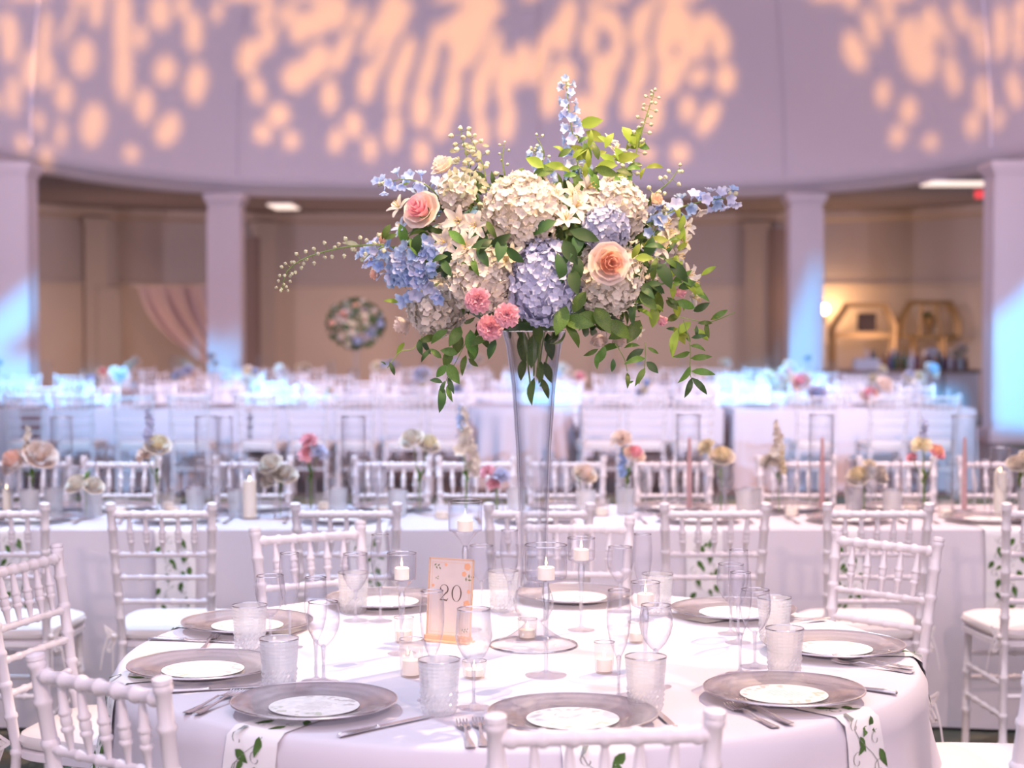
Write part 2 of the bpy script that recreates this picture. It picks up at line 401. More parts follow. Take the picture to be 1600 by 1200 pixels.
# dark doorway left of the second bay and brown jambs
def wallbox(name, px, w_, z0, z1, d, m, label, kind='structure'):
    x, y, r, _ = onwall(px, inset=.05); b = MB(); b.box(-w_/2, w_/2, -d, d, z0, z1)
    o = ob(name, b.mesh(name, m, False), None, (x, y, 0), (0, 0, r)); o['kind'] = kind; o['label'] = label; return o
wallbox('door_1', 394, .30, 0, 3.2, .10, M['brown'], 'dark brown door jamb beside the second column')
wallbox('door_2', 1214, .34, 0, 3.35, .10, M['brown'], 'dark brown recess beside the column left of the bar')
wallbox('pilaster_low', 168, .5, 0, 2.24, .10, M['pilaster'], 'low flat pilaster left of the drape')  # a low stretch of pilaster, no door here

# ------------------------------------------------------------------ patterned light: a projector whose metal plate has holes
def dome_hit(o, d):
    """distance along d from o to the dome's inner face, vectorised"""
    lo = np.full(d.shape[0], 6.0); hi = np.full(d.shape[0], 40.0)
    def inside(t):
        p = o+d*t[:, None]
        s = np.clip((p[:, 2]-(LIPZ+.2))/8.5, 0, .9999); k = .985*np.power(np.cos(np.arcsin(s)), 1.8)
        return (np.abs(p[:, 0])/(RA*k))**4+(np.abs(p[:, 1]-RC)/(RB*k))**4 < 1
    for _ in range(26):
        mid = (lo+hi)/2; q = inside(mid); lo = np.where(q, mid, lo); hi = np.where(q, hi, mid)
    return o+d*lo[:, None]
def projv(p):
    c, s = math.cos(PITCH), math.sin(PITCH); z = p[:, 2]-EYE
    dd = p[:, 1]*c-z*s; u = p[:, 1]*s+z*c
    return 800+FPX*p[:, 0]/dd, 600-FPX*u/dd
# leaf gobo: each opening as (centre, half width, half height, lean), measured on the dome
OPEN = [(15,60,16,42,0),(20,150,12,32,0),(45,110,14,34,.1),(70,60,12,44,.1),(72,115,16,26,.1),(62,190,10,18,0),(95,210,10,22,.1),(35,225,12,16,0),
 (100,150,16,26,.05),(72,245,13,20,.1),(112,30,8,42,.45),(130,90,22,30,.1),(145,195,22,34,.12),(150,18,14,26,0),(192,30,17,50,0),(193,112,17,50,0),(192,60,15,60,0),
 (220,58,12,22,.1),(258,110,20,22,.1),(250,20,20,28,0),(225,165,16,28,0),(262,203,22,26,.3),(303,50,15,34,0),(307,130,18,32,.1),(340,18,10,18,.3),(205,240,14,14,0),(285,10,12,20,0),
 (388,90,19,30,.1),(418,62,16,24,.3),(415,22,14,24,.4),(402,140,13,22,-.1),(470,42,20,26,.15),(448,20,12,22,.4),(435,180,20,18,0),(410,208,16,16,0),(455,220,14,14,0),(463,120,26,24,.1),
 (495,95,24,28,.2),(535,80,16,34,.4),(515,150,14,28,0),(500,28,20,32,.2),(525,18,22,28,0),(552,195,15,22,0),(525,220,12,20,.1),(580,60,13,30,.3),(573,130,16,30,.1),(560,30,12,22,.3),
 (612,30,30,36,.2),(625,14,24,16,0),(632,95,16,40,.3),(618,140,15,36,.1),(615,205,13,30,.1),(578,232,11,20,0),(600,80,12,40,.35),(658,170,18,32,0),(668,110,14,40,.3),(680,60,12,26,.3),(658,240,13,22,0),
 (705,150,16,44,.2),(712,95,12,38,.3),(738,35,38,48,.5),(715,38,24,26,.6),(765,12,26,14,0),(690,200,14,20,.2),(745,60,20,50,.45),(750,140,16,46,.15),(762,105,14,60,.3),(752,205,13,26,0),(788,125,15,46,0),(792,190,14,34,.1),
 (815,100,18,34,.1),(845,100,14,36,.3),(850,75,14,40,.4),(882,45,18,42,.1),(892,20,12,26,0),(880,118,24,26,.1),(921,60,14,32,0),(932,22,12,24,-.4),(940,122,22,38,0),(965,80,14,36,.2),(960,40,16,30,-.4),
 (1000,42,16,34,.1),(1010,20,12,24,.4),(1000,110,16,40,.2),(985,160,16,30,.1),(1036,68,18,34,0),(1050,30,26,30,.1),(1046,120,22,30,.1),(1070,90,14,30,.3),(1065,40,20,34,0),(1094,60,14,36,0),(1092,120,18,14,.4),
 (1126,68,15,28,0),(1134,122,17,24,0),(1112,40,14,22,-.3),(1074,170,14,20,.1),(1107,185,17,26,.45),(930,175,16,24,0),(1020,175,20,34,.1),(1062,240,16,15,0),(905,170,14,26,.1),(1010,240,14,12,0),(860,150,18,34,.1),
 (1335,80,20,32,-.3),(1362,42,15,32,-.2),(1330,2,14,14,0),(1388,20,12,28,-.2),(1420,60,20,36,0),(1438,92,32,36,-.1),(1452,40,18,34,0),(1488,118,14,32,-.2),(1472,45,9,36,-.5),(1380,145,12,22,0),(1420,172,16,22,0),(1402,212,14,16,0),
 (1530,60,12,36,-.2),(1535,150,13,32,-.1),(1520,195,13,22,0),(1563,50,14,44,0),(1585,140,13,30,-.2),(1560,185,9,18,0),(1500,25,14,26,-.3),(1455,222,14,12,0),(1592,60,10,40,0),(1595,20,14,22,0)]
OPEN = [(x, y, a*.83, b*.98, l) for (x, y, a, b, l) in OPEN]
def leaf_mask(px, py):
    m = np.zeros(px.shape, bool)
    for (x, y, a, b, l) in OPEN:
        dx = px-x; dy = py-y; u = dx+dy*l; m |= (u/a)**2+(dy/b)**2 < 1
    for dx in range(0, 1): pass
    return m
def above_mask(px, py):                          # the pattern runs on above the frame
    q = (np.sin(px*.055+np.sin(py*.03)*2)+np.sin(py*.045+px*.02)) > .25
    return (py < 0) & (py > -260) & q & (np.abs(px-800) < 1300)
def side_mask(px, py):
    q = (np.sin(px*.07)+np.sin(py*.05+px*.03)) > .45
    return (((px < 0) & (px > -700)) | ((px > 1600) & (px < 2300))) & q & (py < 190)
LPOS = np.array([0.0, 3.0, 4.15]); PD = .5
def gobo(name, label, lpos, target, power, color, maskfn, hitfn, half_w, h0, h1, cell, lr, angle):
    f = np.array(target)-lpos; f /= np.linalg.norm(f)
    r = np.cross(f, [0, 0, 1]); r /= np.linalg.norm(r); u = np.cross(r, f)
    nx = int(2*half_w/cell); ny = int((h1-h0)/cell)
    xs = np.linspace(-half_w, half_w, nx+1); ys = np.linspace(h0, h1, ny+1)
    cx, cy = np.meshgrid((xs[:-1]+xs[1:])/2, (ys[:-1]+ys[1:])/2)
    d = f*PD+r*cx.ravel()[:, None]+u*cy.ravel()[:, None]; d = d/np.linalg.norm(d, axis=1)[:, None]
    p = hitfn(lpos, d); px, py = projv(p)
    hole = maskfn(px, py).reshape(ny, nx)
    GX, GY = np.meshgrid(xs, ys)
    V = lpos+f*PD+r*GX.ravel()[:, None]+u*GY.ravel()[:, None]
    # merge runs of solid cells in a row into long faces to keep it light
    F = []
    for j in range(ny):
        i = 0; row = hole[j]
        while i < nx:
            if row[i]: i += 1; continue
            k = i
            while k < nx and not row[k]: k += 1
            F.append((j*(nx+1)+i, j*(nx+1)+k, (j+1)*(nx+1)+k, (j+1)*(nx+1)+i)); i = k
    VL = [tuple(v-lpos) for v in V]
    for (x0, x1, y0, y1) in [(-.42, .42, h1, .42), (-.42, .42, -.42, h0), (-.42, -half_w, h0, h1), (half_w, .42, h0, h1)]:
        n0 = len(VL); VL += [tuple(f*PD+r*a+u*c) for (a, c) in ((x0, y0), (x1, y0), (x1, y1), (x0, y1))]; F.append((n0, n0+1, n0+2, n0+3))
    me = bpy.data.meshes.new('gobo_plate'); me.from_pydata(VL, [], F); me.materials.append(M['dark'])
    root = thing(name, label, 'projector', tuple(lpos))
    ob('gobo_plate', me, root)
    b = MB(); R = Matrix.Translation((0, 0, 0)) @ Vector(f).to_track_quat('Z', 'Y').to_matrix().to_4x4()
    b.lathe([(.001, -.35), (.12, -.35), (.12, -.06), (.10, -.05), (.001, -.05)], 20, R); ob('housing', b.mesh('housing', M['dark']), root)
    b = MB(); b.tube([Vector(f)*-.2, Vector(f)*-.2+Vector((0, 0, 1.2))], .02, 8); ob('hanger', b.mesh('hanger', M['dark']), root)
    spot(name+'_beam', tuple(lpos), tuple(lpos+f), power, color, angle, .05, lr)
gobo('leaf_projector', 'black gobo projector hanging above the guests, aimed at the dome', LPOS, (0, 26, 6.3), 19000, (1, .47, .07),
     lambda a, b: leaf_mask(a, b) | above_mask(a, b) | side_mask(a, b), dome_hit, .30, -.10, .12, .0009, .0029, 66)
# blue beam patches low on the columns and wall
def plane_hit(Y):
    return lambda o, d: o+d*((Y-o[1])/d[:, 1])[:, None]
def blue_mask(px, py):
    m = (py > 515+(60-px)*-1.0) & (py < 560+(60-px)*-.2) & (px < 60)*1 > 0
    m = np.zeros(px.shape, bool)
    def tri(x0, y0, x1, y1, xa, xb, yb=700):     # below the slanting line, between xa and xb
        return (px > xa) & (px < xb) & (py > y0+(px-x0)*(y1-y0)/(x1-x0)) & (py < yb)
    m |= tri(0, 480, 50, 440, -200, 58, 700) & ~tri(0, 552, 50, 512, -200, 58, 585)
    m |= tri(140, 590, 180, 545, 138, 186, 625)
    m |= tri(330, 520, 385, 480, 325, 352, 700) | tri(350, 560, 385, 500, 352, 390, 700)
    m |= tri(1110, 600, 1205, 530, 1110, 1208, 700)
    m |= tri(1215, 560, 1240, 495, 1215, 1285, 700)
    m |= tri(1545, 530, 1600, 480, 1545, 1900, 700)
    m |= (py > 600) & (py < 760) & (np.sin(px*.017+1)+.5*np.sin(px*.04) > .75)
    return m
gobo('beam_projector', 'black gobo projector hanging over the centre, aimed at the columns', np.array([1.0, 3.0, 3.05]), (0, 25, 1.5), 19000, (.02, .50, 1),
     blue_mask, plane_hit(25.0), .30, -.10, .12, .0012, .0045, 66)

# ------------------------------------------------------------------ chairs
def bamboo(p0, p1, r, nodes, n=8, swell=1.45):
    """painted bamboo cane between two points with raised rings"""
    p0, p1 = Vector(p0), Vector(p1); L = (p1-p0).length; pts = []; rad = []
    ev = [(0, r)]
    for t in nodes:
        e = .006/L
        ev += [(t-e*1.6, r), (t-e*.6, r*swell), (t+e*.6, r*swell), (t+e*1.6, r)]
    ev.append((1, r))
    for t, q in ev: pts.append(p0.lerp(p1, t)); rad.append(q)
    return pts, rad
ZR = [.895, .755, .675, .590]                    # back rails
def postx(z): return .152+(.172-.152)*max(0, (z-.45)/.47)
def posty(z): return -.19-.075*max(0, (z-.45)/.47)
def chair_parts(n):
    P = {}
    b = MB()                                     # seat frame
    def rr(t, a, bb, e=5): c, s = math.cos(t), math.sin(t); return a*math.copysign(abs(c)**(2/e), c), bb*math.copysign(abs(s)**(2/e), s)
    def pad(zs, n_=28):
        mb = MB(); vs = []; fs = []
        for (k, z) in zs:
            for i in range(n_):
                x, y = rr(2*PI*i/n_, .19*k, .19*k); x *= 1+.10*(y/.19); vs.append((x, y-.005, z))
        for j in range(len(zs)-1):
            for i in range(n_): i2 = (i+1) % n_; fs.append((j*n_+i, j*n_+i2, (j+1)*n_+i2, (j+1)*n_+i))
        fs.append(tuple(range(n_-1, -1, -1))); fs.append(tuple((len(zs)-1)*n_+i for i in range(n_)))
        return mb.add(vs, fs)
    P['seat'] = pad([(.97, .425), (1.03, .43), (1.03, .448), (.97, .452)])
    P['cushion'] = pad([(.93, .452), (1.02, .460), (1.05, .474), (1.02, .490), (.9, .502), (.6, .508), (.2, .510)])
    for s in (-1, 1):
        b = MB(); pz = [0, .2, .45, .62, .77, .92]
        pts = []; rad = []
        for k in range(len(pz)-1):
            z0, z1 = pz[k], pz[k+1]
            p0 = (s*(postx(z0) if z0 > .2 else .158), posty(z0) if z0 > .2 else -.205+.0*z0, z0)
            p1 = (s*(postx(z1) if z1 > .2 else .158), posty(z1) if z1 > .2 else -.205, z1)
            q, r_ = bamboo(p0, p1, .0135 if z0 < .4 else .0145, [.5, .97], n, 1.25); 
            if k: q, r_ = q[1:], r_[1:]
            pts += q; rad += r_
        top = Vector(pts[-1]); up = Vector((s*.04, -.16, 1)).normalized()
        pts += [top+up*.003, top+up*.006, top+up*.014, top+up*.018]; rad += [.015, .0185, .0175, .006]
        b.tube(pts, rad, n); P['back_post%d' % s] = b
        b = MB(); q, r_ = bamboo((s*.178, .165, 0), (s*.172, .158, .44), .0135, [.3, .62, .93], n, 1.25); b.tube(q, r_, n); P['leg%d' % s] = b
    for k, z in enumerate(ZR):
        b = MB(); x = postx(z); y = posty(z)
        m_ = 7 if k == 0 else 6
        nodes = [(i+.5)/m_ for i in range(m_)]
        q, r_ = bamboo((-x, y, z), (x, y, z), .0125 if k == 0 else .0088, nodes, n, 1.28); b.tube(q, r_, n)
        P['top_rail' if k == 0 else 'back_rail%d' % k] = b
    for i in range(5):
        f = (i-2)/3; z0, z1 = ZR[0]-.008, ZR[1]+.006
        p0 = Vector((f*postx(z0)*.98, posty(z0), z0)); p1 = Vector((f*postx(z1)*.96, posty(z1), z1)); b = MB()
        pr = [(0, .0055), (.15, .0075), (.38, .0098), (.41, .0128), (.45, .0128), (.48, .0095), (.52, .0112), (.60, .0110), (.63, .0095), (.66, .0125), (.70, .0125), (.73, .009), (1, .0052)]
        b.tube([p0.lerp(p1, t) for t, _ in pr], [r for _, r in pr], n); P['spindle%d' % i] = b
    st = []
    for s in (-1, 1):
        for z in (.30, .19): st.append(((s*.158, -.20, z), (s*.176, .163, z)))
    st += [((-.175, .162, .34), (.175, .162, .34)), ((-.175, .162, .25), (.175, .162, .25)), ((-.156, -.2, .26), (.156, -.2, .26))]
    for i, (a, c) in enumerate(st):
        b = MB(); q, r_ = bamboo(a, c, .0085, [.25, .5, .75], n); b.tube(q, r_, n); P['stretcher%d' % i] = b
    for s in (-1, 1):                            # cushion ties knotted at the back posts
        b = MB(); x = s*.168; y = -.20; z = .470
        def rib(pts, w_):
            P_ = [Vector(p) for p in pts]; vs = []; fs = []
            for j, p in enumerate(P_): vs += [p+Vector((0, 0, w_)), p-Vector((0, 0, w_)), p+Vector((.003, .003, w_)), p+Vector((.003, .003, -w_))]
            for j in range(len(P_)-1):
                o = 4*j; fs += [(o, o+1, o+5, o+4), (o+2, o+6, o+7, o+3), (o, o+4, o+6, o+2), (o+1, o+3, o+7, o+5)]
            b.add(vs, fs)
        rib([(x, y, z), (x+s*.02, y-.015, z+.02), (x+s*.04, y-.02, z+.035), (x+s*.032, y-.02, z+.012), (x+s*.006, y-.014, z)], .005)
        rib([(x, y, z), (x+s*.018, y-.02, z-.015), (x+s*.035, y-.02, z-.045), (x+s*.022, y-.02, z-.05), (x+s*.004, y-.014, z-.01)], .005)
        rib([(x, y-.01, z), (x+s*.03, y-.02, z+.0), (x+s*.045, y-.022, z-.05), (x+s*.055, y-.022, z-.11)], .005)
        rib([(x, y-.01, z), (x+s*.01, y-.025, z-.03), (x+s*.012, y-.026, z-.12)], .005)
        b.ball((x+s*.006, y-.014, z), .010, 8, 5); P['cushion_tie%d' % s] = b
    return P
import re
def chair_proto(n):
    r = ob('chiavari_chair', None)
    for k, b in chair_parts(n).items():
        nm = re.sub(r'-?\d+$', '', k)
        ob(nm, b.mesh(nm, M['cushion'] if nm in ('cushion', 'cushion_tie') else M['chair'], True), r)
    return r
CH = chair_proto(12)
# a one-mesh version for the far rows, where the parts no longer show
fb = MB()
for k, b in chair_parts(5).items():
    if k.startswith('cushion_tie'): continue
    fb.cur = 1 if k == 'cushion' else 0; fb.add(b.v, b.f)
FCH = fb.mesh('far_chair', [M['chair'], M['cushion']], True)
used = [False]
def chair(x, y, face, label, group=None):
    """face: angle of the direction the sitter looks, 0 = +Y (away from the camera)"""
    if not used[0]:
        used[0] = True; CH.location = (x, y, 0); CH.rotation_euler = (0, 0, face)
        tag(CH, label, 'chair', group); return CH
    c = copy_tree(CH, (x, y, 0), face, label, group)
    if not group and 'group' in c: del c['group']
    return c
def far_chair(x, y, face, label, group):
    o = ob('chiavari_chair', FCH, None, (x, y, 0), (0, 0, face)); return tag(o, label, 'chair', group)

# ------------------------------------------------------------------ main round table
TC = Vector((.015, 3.92, 0)); TR = .925; TZ = .765
tab = thing('round_table', 'large round banquet table standing under the white cloth', 'table', tuple(TC))
b = MB(); b.lathe([(.001, .715), (.90, .715), (.905, .72), (.905, .75), (.90, .755), (.001, .755)], 48); ob('tabletop', b.mesh('tabletop', M['brown']), tab)
for k in range(4):
    a = PI/4+k*PI/2; b = MB(); b.tube([(.55*math.cos(a), .55*math.sin(a), 0), (.5*math.cos(a), .5*math.sin(a), .715)], .016, 8); ob('leg', b.mesh('leg', M['steel']), tab)
random.seed(3)
ph = [random.uniform(0, 6.28) for _ in range(6)]
def skirt_r(a, z):
    d = (TZ-z)
    f = .5+.5*math.sin(11*a+ph[0]+.8*math.sin(3*a+ph[1])); g = math.sin(23*a+ph[2]+math.sin(5*a+ph[3]))
    return TR+.016+d*.05+smooth1(d/.5)*(.085*f*f+.012*g)
cl = MB(); NA = 240
prof_t = [.0, .3, .6, .8, .88]; vs = []; fs = []
rows = [(r*TR/.925, TZ) for r in prof_t]+[(TR-.012, TZ-.0005), (TR-.004, TZ-.003), (TR+.003, TZ-.009), (TR+.008, TZ-.019)]
zz = [TZ-.035, TZ-.06, TZ-.1, TZ-.15, TZ-.2, TZ-.27, TZ-.35, TZ-.45, TZ-.57, TZ-.68, .01]
for (r, z) in rows:
    for i in range(NA): a = 2*PI*i/NA; vs.append((max(r, .0005)*math.cos(a), max(r, .0005)*math.sin(a), z))
for z in zz:
    for i in range(NA): a = 2*PI*i/NA; r = skirt_r(a, z); vs.append((r*math.cos(a), r*math.sin(a), z))
nr = len(rows)+len(zz)
for j in range(nr-1):
    for i in range(NA): i2 = (i+1) % NA; fs.append((j*NA+i, (j+1)*NA+i, (j+1)*NA+i2, j*NA+i2))
cl.add(vs, fs)
o = ob('tablecloth', cl.mesh('tablecloth', M['cloth'], 'full'), None, (TC.x, TC.y, 0)); tag(o, 'white cloth draped over the large round front table', 'tablecloth')

def on_table(px, py): return onz(px, py, TZ)
def from_rim(px, py, h): 
    x, y = onz(px, py, TZ+h); return x, y

# chairs round the front table: polar angle th (0 = towards the camera, counted to the right)
def pchair(th, r, label, tw=0):
    th = math.radians(th); x = TC.x+r*math.sin(th); y = TC.y-r*math.cos(th)
    # back posts at radius r, seat inward
    face = th+math.radians(tw)
    xx = x-math.sin(face)*.265*1.0; yy = y+math.cos(face)*.265
    return chair(xx, yy, face, label)
pchair(5.5, 1.36, 'white bamboo-style chair with its back to the camera at bottom centre')
pchair(47, 1.37, 'white chair at the bottom right corner, one back post in view')
pchair(90, 1.42, 'white chair at the right edge with only its cushion in view')
pchair(130, 1.40, 'white chair right of the round table with a tie hanging from its cushion', 4)
pchair(172, 1.32, 'white chair at the back of the round table behind the tall vase')
pchair(210, 1.26, 'white chair at the back of the round table, left of the number card')
pchair(250, 1.40, 'white chair at the left edge turned side-on to the round table', 4)
pchair(323, 1.245, 'white chair at the bottom left with its back to the camera')

# ------------------------------------------------------------------ place settings
def charger_parts():
    b = MB(); R_ = .165
    b.lathe([(.001, .006), (.095, .006), (.105, .009), (.125, .014), (.150, .019), (.1635, .021), (R_, .0195), (.1635, .017), (.150, .014), (.125, .009), (.10, .002), (.09, 0), (.001, 0)], 72)
    e = MB(); pts = [(R_*math.cos(t*PI/36), R_*math.sin(t*PI/36), .0200) for t in range(73)]; e.tube(pts, .0022, 6, caps=False)
    return b.mesh('charger_plate', M['charger']), e.mesh('rim', M['steel'])
CHG, CHGR = charger_parts()
b = MB(); b.lathe([(.001, .0012), (.0905, .0012), (.0905, 0), (.001, 0)], 56); MENU = b.mesh('menu_card', M['menu'], True)
def disc_flower(b, x, y, r, m, z=.0014, n=5, a0=0):
    for k in range(n):
        a = a0+2*PI*k/n; cx, cy = x+math.cos(a)*r*.55, y+math.sin(a)*r*.55
        b.cur = m; b.add([(cx+r*.5*math.cos(t*PI/4), cy+r*.5*math.sin(t*PI/4), z) for t in range(8)], [tuple(range(8))])
M['menu_print'] = mat('grey_menu_print', (.62, .57, .55), .9); M['menu_print2'] = mat('pale_green_menu_print', (.60, .62, .50), .9)
b = MB(); random.seed(5)
for k in range(26):
    a = random.uniform(-.9, .9)+(PI if k % 2 else 0)+PI/2; r = random.uniform(.06, .084)
    disc_flower(b, r*math.cos(a), r*math.sin(a), random.uniform(.004, .008), k % 2, .0015, 4, a)
b.cur = 0
for k in range(9):
    y = .035-k*.009; b.box(-.028+(k % 3)*.004, .03-(k % 2)*.006, y, y+.0012, .0013, .0015)
MPRINT = b.mesh('printed_decoration', [M['menu_print'], M['menu_print2']], False)

GN = 28
def wine_mesh(h=.175, rb=.036, cut=False):
    g = MB(); hs = h*.44
    pr = [(.0045, hs), (.012, hs+.006), (rb*.62, hs+.018), (rb*.88, hs+.036), (rb*1.0, hs+.056), (rb*.97, hs+.075), (rb*.88, h)]
    rf = (lambda j, i: 1-.035*((i+j) % 2) if 1 < j < 5 else 1) if cut else None
    g.lathe(pr, GN+12 if cut else GN, rf=rf); bowl = g
    s = MB(); s.lathe([(.0042, .008), (.0036, .02), (.0034, hs*.6), (.0042, hs-.008), (.0062, hs-.002), (.0045, hs+.004), (.0005, hs+.006)], 12)
    f = MB(); f.lathe([(.0005, 0), (.033, 0), (.034, .0015), (.030, .0028), (.012, .005), (.0045, .011)], GN)
    r = MB(); rr_ = rb*.88; r.tube([(rr_*math.cos(2*PI*t/32), rr_*math.sin(2*PI*t/32), h) for t in range(33)], .0013, 5, caps=False)
    return bowl, s, f, r
def flute_mesh(h=.226, rb=.0255):
    g = MB(); hs = h*.38
    g.lathe([(.004, hs), (.009, hs+.010), (rb*.62, hs+.026), (rb*.86, hs+.05), (rb*1.0, hs+.08), (rb*.98, hs+.105), (rb*.88, h)], 24)
    s = MB(); s.lathe([(.004, .008), (.0034, .02), (.0032, hs*.6), (.0045, hs-.008), (.0060, hs-.001), (.0045, hs+.004), (.0005, hs+.007)], 12)
    f = MB(); f.lathe([(.0005, 0), (.031, 0), (.032, .0015), (.028, .0028), (.011, .005), (.0045, .011)], GN)
    r = MB(); rr_ = rb*.88; r.tube([(rr_*math.cos(2*PI*t/28), rr_*math.sin(2*PI*t/28), h) for t in range(29)], .0012, 5, caps=False)
    return bowlfix(g), s, f, r
def bowlfix(g): return g
def tumbler_mesh(h=.108):
    g = MB(); n = 44; pr = []; R0, R1 = .0335, .0415
    for j in range(9): z = .006+j*.0052; pr.append((R0+(R1-R0)*z/h, z))
    for j in range(14): z = .0565+j*.0036; pr.append((R0+(R1-R0)*z/h, z))
    pr.append((R1*1.0, h))
    def rf(j, i):
        if j < 9: return 1+(.075 if (i+(j//2)*1) % 2 and j % 2 else 0)
        if j < 23: return 1+(.020 if i % 2 else 0)-(.022 if j % 2 else 0)
        return 1
    g.lathe(pr, n, rf=rf)
    g.lathe([(.0005, .0), (.030, .0), (.0335, .003), (.034, .006)], n)
    inn = MB(); inn.lathe([(.0005, .012), (.028, .012), (.031, .018), (R1-.003, h-.001)], 32)
    r = MB(); r.tube([(R1*math.cos(2*PI*t/32), R1*math.sin(2*PI*t/32), h) for t in range(33)], .0013, 5, caps=False)
    return g, inn, r
def glass_proto(name, parts):
    root = ob(name, None)
    for nm, mb, m in parts: ob(nm, mb.mesh(nm, m, nm not in ('pressed_body',)), root)
    return root
bw, s_, f_, r_ = wine_mesh(); WINE = [('bowl', bw, M['glass']), ('stem', s_, M['stemglass']), ('foot', f_, M['footglass']), ('rim', r_, M['rim'])]
bw, s_, f_, r_ = wine_mesh(.2, .0375, True); CUT = [('bowl', bw, M['cutglass']), ('stem', s_, M['stemglass']), ('foot', f_, M['footglass']), ('rim', r_, M['rim'])]
bw, s_, f_, r_ = flute_mesh(); FLUTE = [('bowl', bw, M['glass']), ('stem', s_, M['stemglass']), ('foot', f_, M['footglass']), ('rim', r_, M['rim'])]
g_, i_, r_ = tumbler_mesh(); TUMB = [('pressed_body', g_, M['pressed']), ('inner_wall', i_, M['pressed']), ('rim', r_, M['rim'])]
def meshes(parts): return [(nm, mb.mesh(nm, m, nm != 'pressed_body')) for nm, mb, m in parts]
WINE, CUT, FLUTE, TUMB = map(meshes, (WINE, CUT, FLUTE, TUMB))
def put(name, parts, x, y, z, label, cat, group=None, rz=0, scale=None):
    t = thing(name, label, cat, (x, y, z), rz, group, scale)
    for nm, me in parts: ob(nm, me, t)
    return t
ZT = TZ+.0008
plates = [(895, 1120, 'nearest, in front of the bottom centre chair'), (1245, 1086, 'second on the right side of the round table'), (1337, 1011, 'right edge of the round table'),
          (1153, 954, 'back right of the round table'), (903, 926, 'back of the round table behind the tall vase'), (602, 938, 'back of the round table behind the number card'),
          (372, 974, 'back left of the round table'), (296, 1045, 'left edge of the round table'), (491, 1101, 'near left of the round table')]
PL = []
for i, (px, py, d) in enumerate(plates):
    x, y = onz(px, py, TZ+.012)
    # keep the charger inside the rim
    v = Vector((x-TC.x, y-TC.y)); L = min(max(v.length, .70), .745); v = v.normalized()*L; x, y = TC.x+v.x, TC.y+v.y
    PL.append((x, y, math.atan2(v.y, v.x)))
    t = thing('charger_plate', 'silver-rimmed glass charger plate, '+d, 'plate', (x, y, ZT+.0015), PL[-1][2]); ob('plate', CHG, t); ob('rim', CHGR, t)
    t = thing('menu_card', 'round white menu card on the charger, '+d, 'menu card', (x, y, ZT+.0082), PL[-1][2]+PI/2); ob('card', MENU, t); ob('printed_decoration', MPRINT, t)
near = ['nearest the camera', 'left of the tall candle stem', 'by the near right plate', 'by the back right plate', 'behind the card', 'by the back left plate', 'by the left edge plate', 'by the near left plate']
wines = [(422, 900, 'beside the back left tumbler'), (505, 941, 'in front of the back left flute'), (555, 866, 'inside the back left group near the number card'), (752, 853, 'right of the number card'),
         (969, 855, 'behind the right-hand votives'), (1025, 946, 'behind the front right tumbler'), (1142, 882, 'at the back of the right group'), (1180, 922, 'at the front of the right group')]
for (px, py, d) in wines:
    x, y = from_rim(px, py, .175); put('wine_glass', WINE, x, y, ZT, 'clear stemmed wine glass '+d, 'glass')
x, y = from_rim(740, 952, .2); put('cut_crystal_goblet', CUT, x, y, ZT, 'cut crystal goblet in front of the number card', 'glass')
for (px, py, d) in [(452, 865, 'rising behind the back left tumbler'), (493, 903, 'over the left wine glass'), (594, 836, 'left of the number card'), (796, 829, 'left of the tall vase'),
                    (675, 924, 'in front of the number card'), (967, 923, 'beside the right front tumbler'), (1004, 835, 'right of the back wine glass'), (1154, 860, 'tallest in the right group'), (1157, 895, 'at the front of the right group')]:
    x, y = from_rim(px, py, .226); put('champagne_flute', FLUTE, x, y, ZT, 'tall clear champagne flute '+d, 'glass')
for (px, py, d) in [(390, 946, 'by the back left plate'), (436, 998, 'beside the left edge plate'), (552, 895, 'behind the back left glasses'), (786, 892, 'left of the vase base'), (686, 1031, 'nearest the camera, left of the goblet'),
                    (1009, 1026, 'in front of the right glasses'), (1027, 897, 'by the back right candle stem'), (1210, 934, 'by the back right plate'), (1226, 982, 'by the right edge plate')]:
    x, y = from_rim(px, py, .108); put('pressed_tumbler', TUMB, x, y, ZT, 'pressed glass tumbler '+d, 'tumbler', None, random.random())
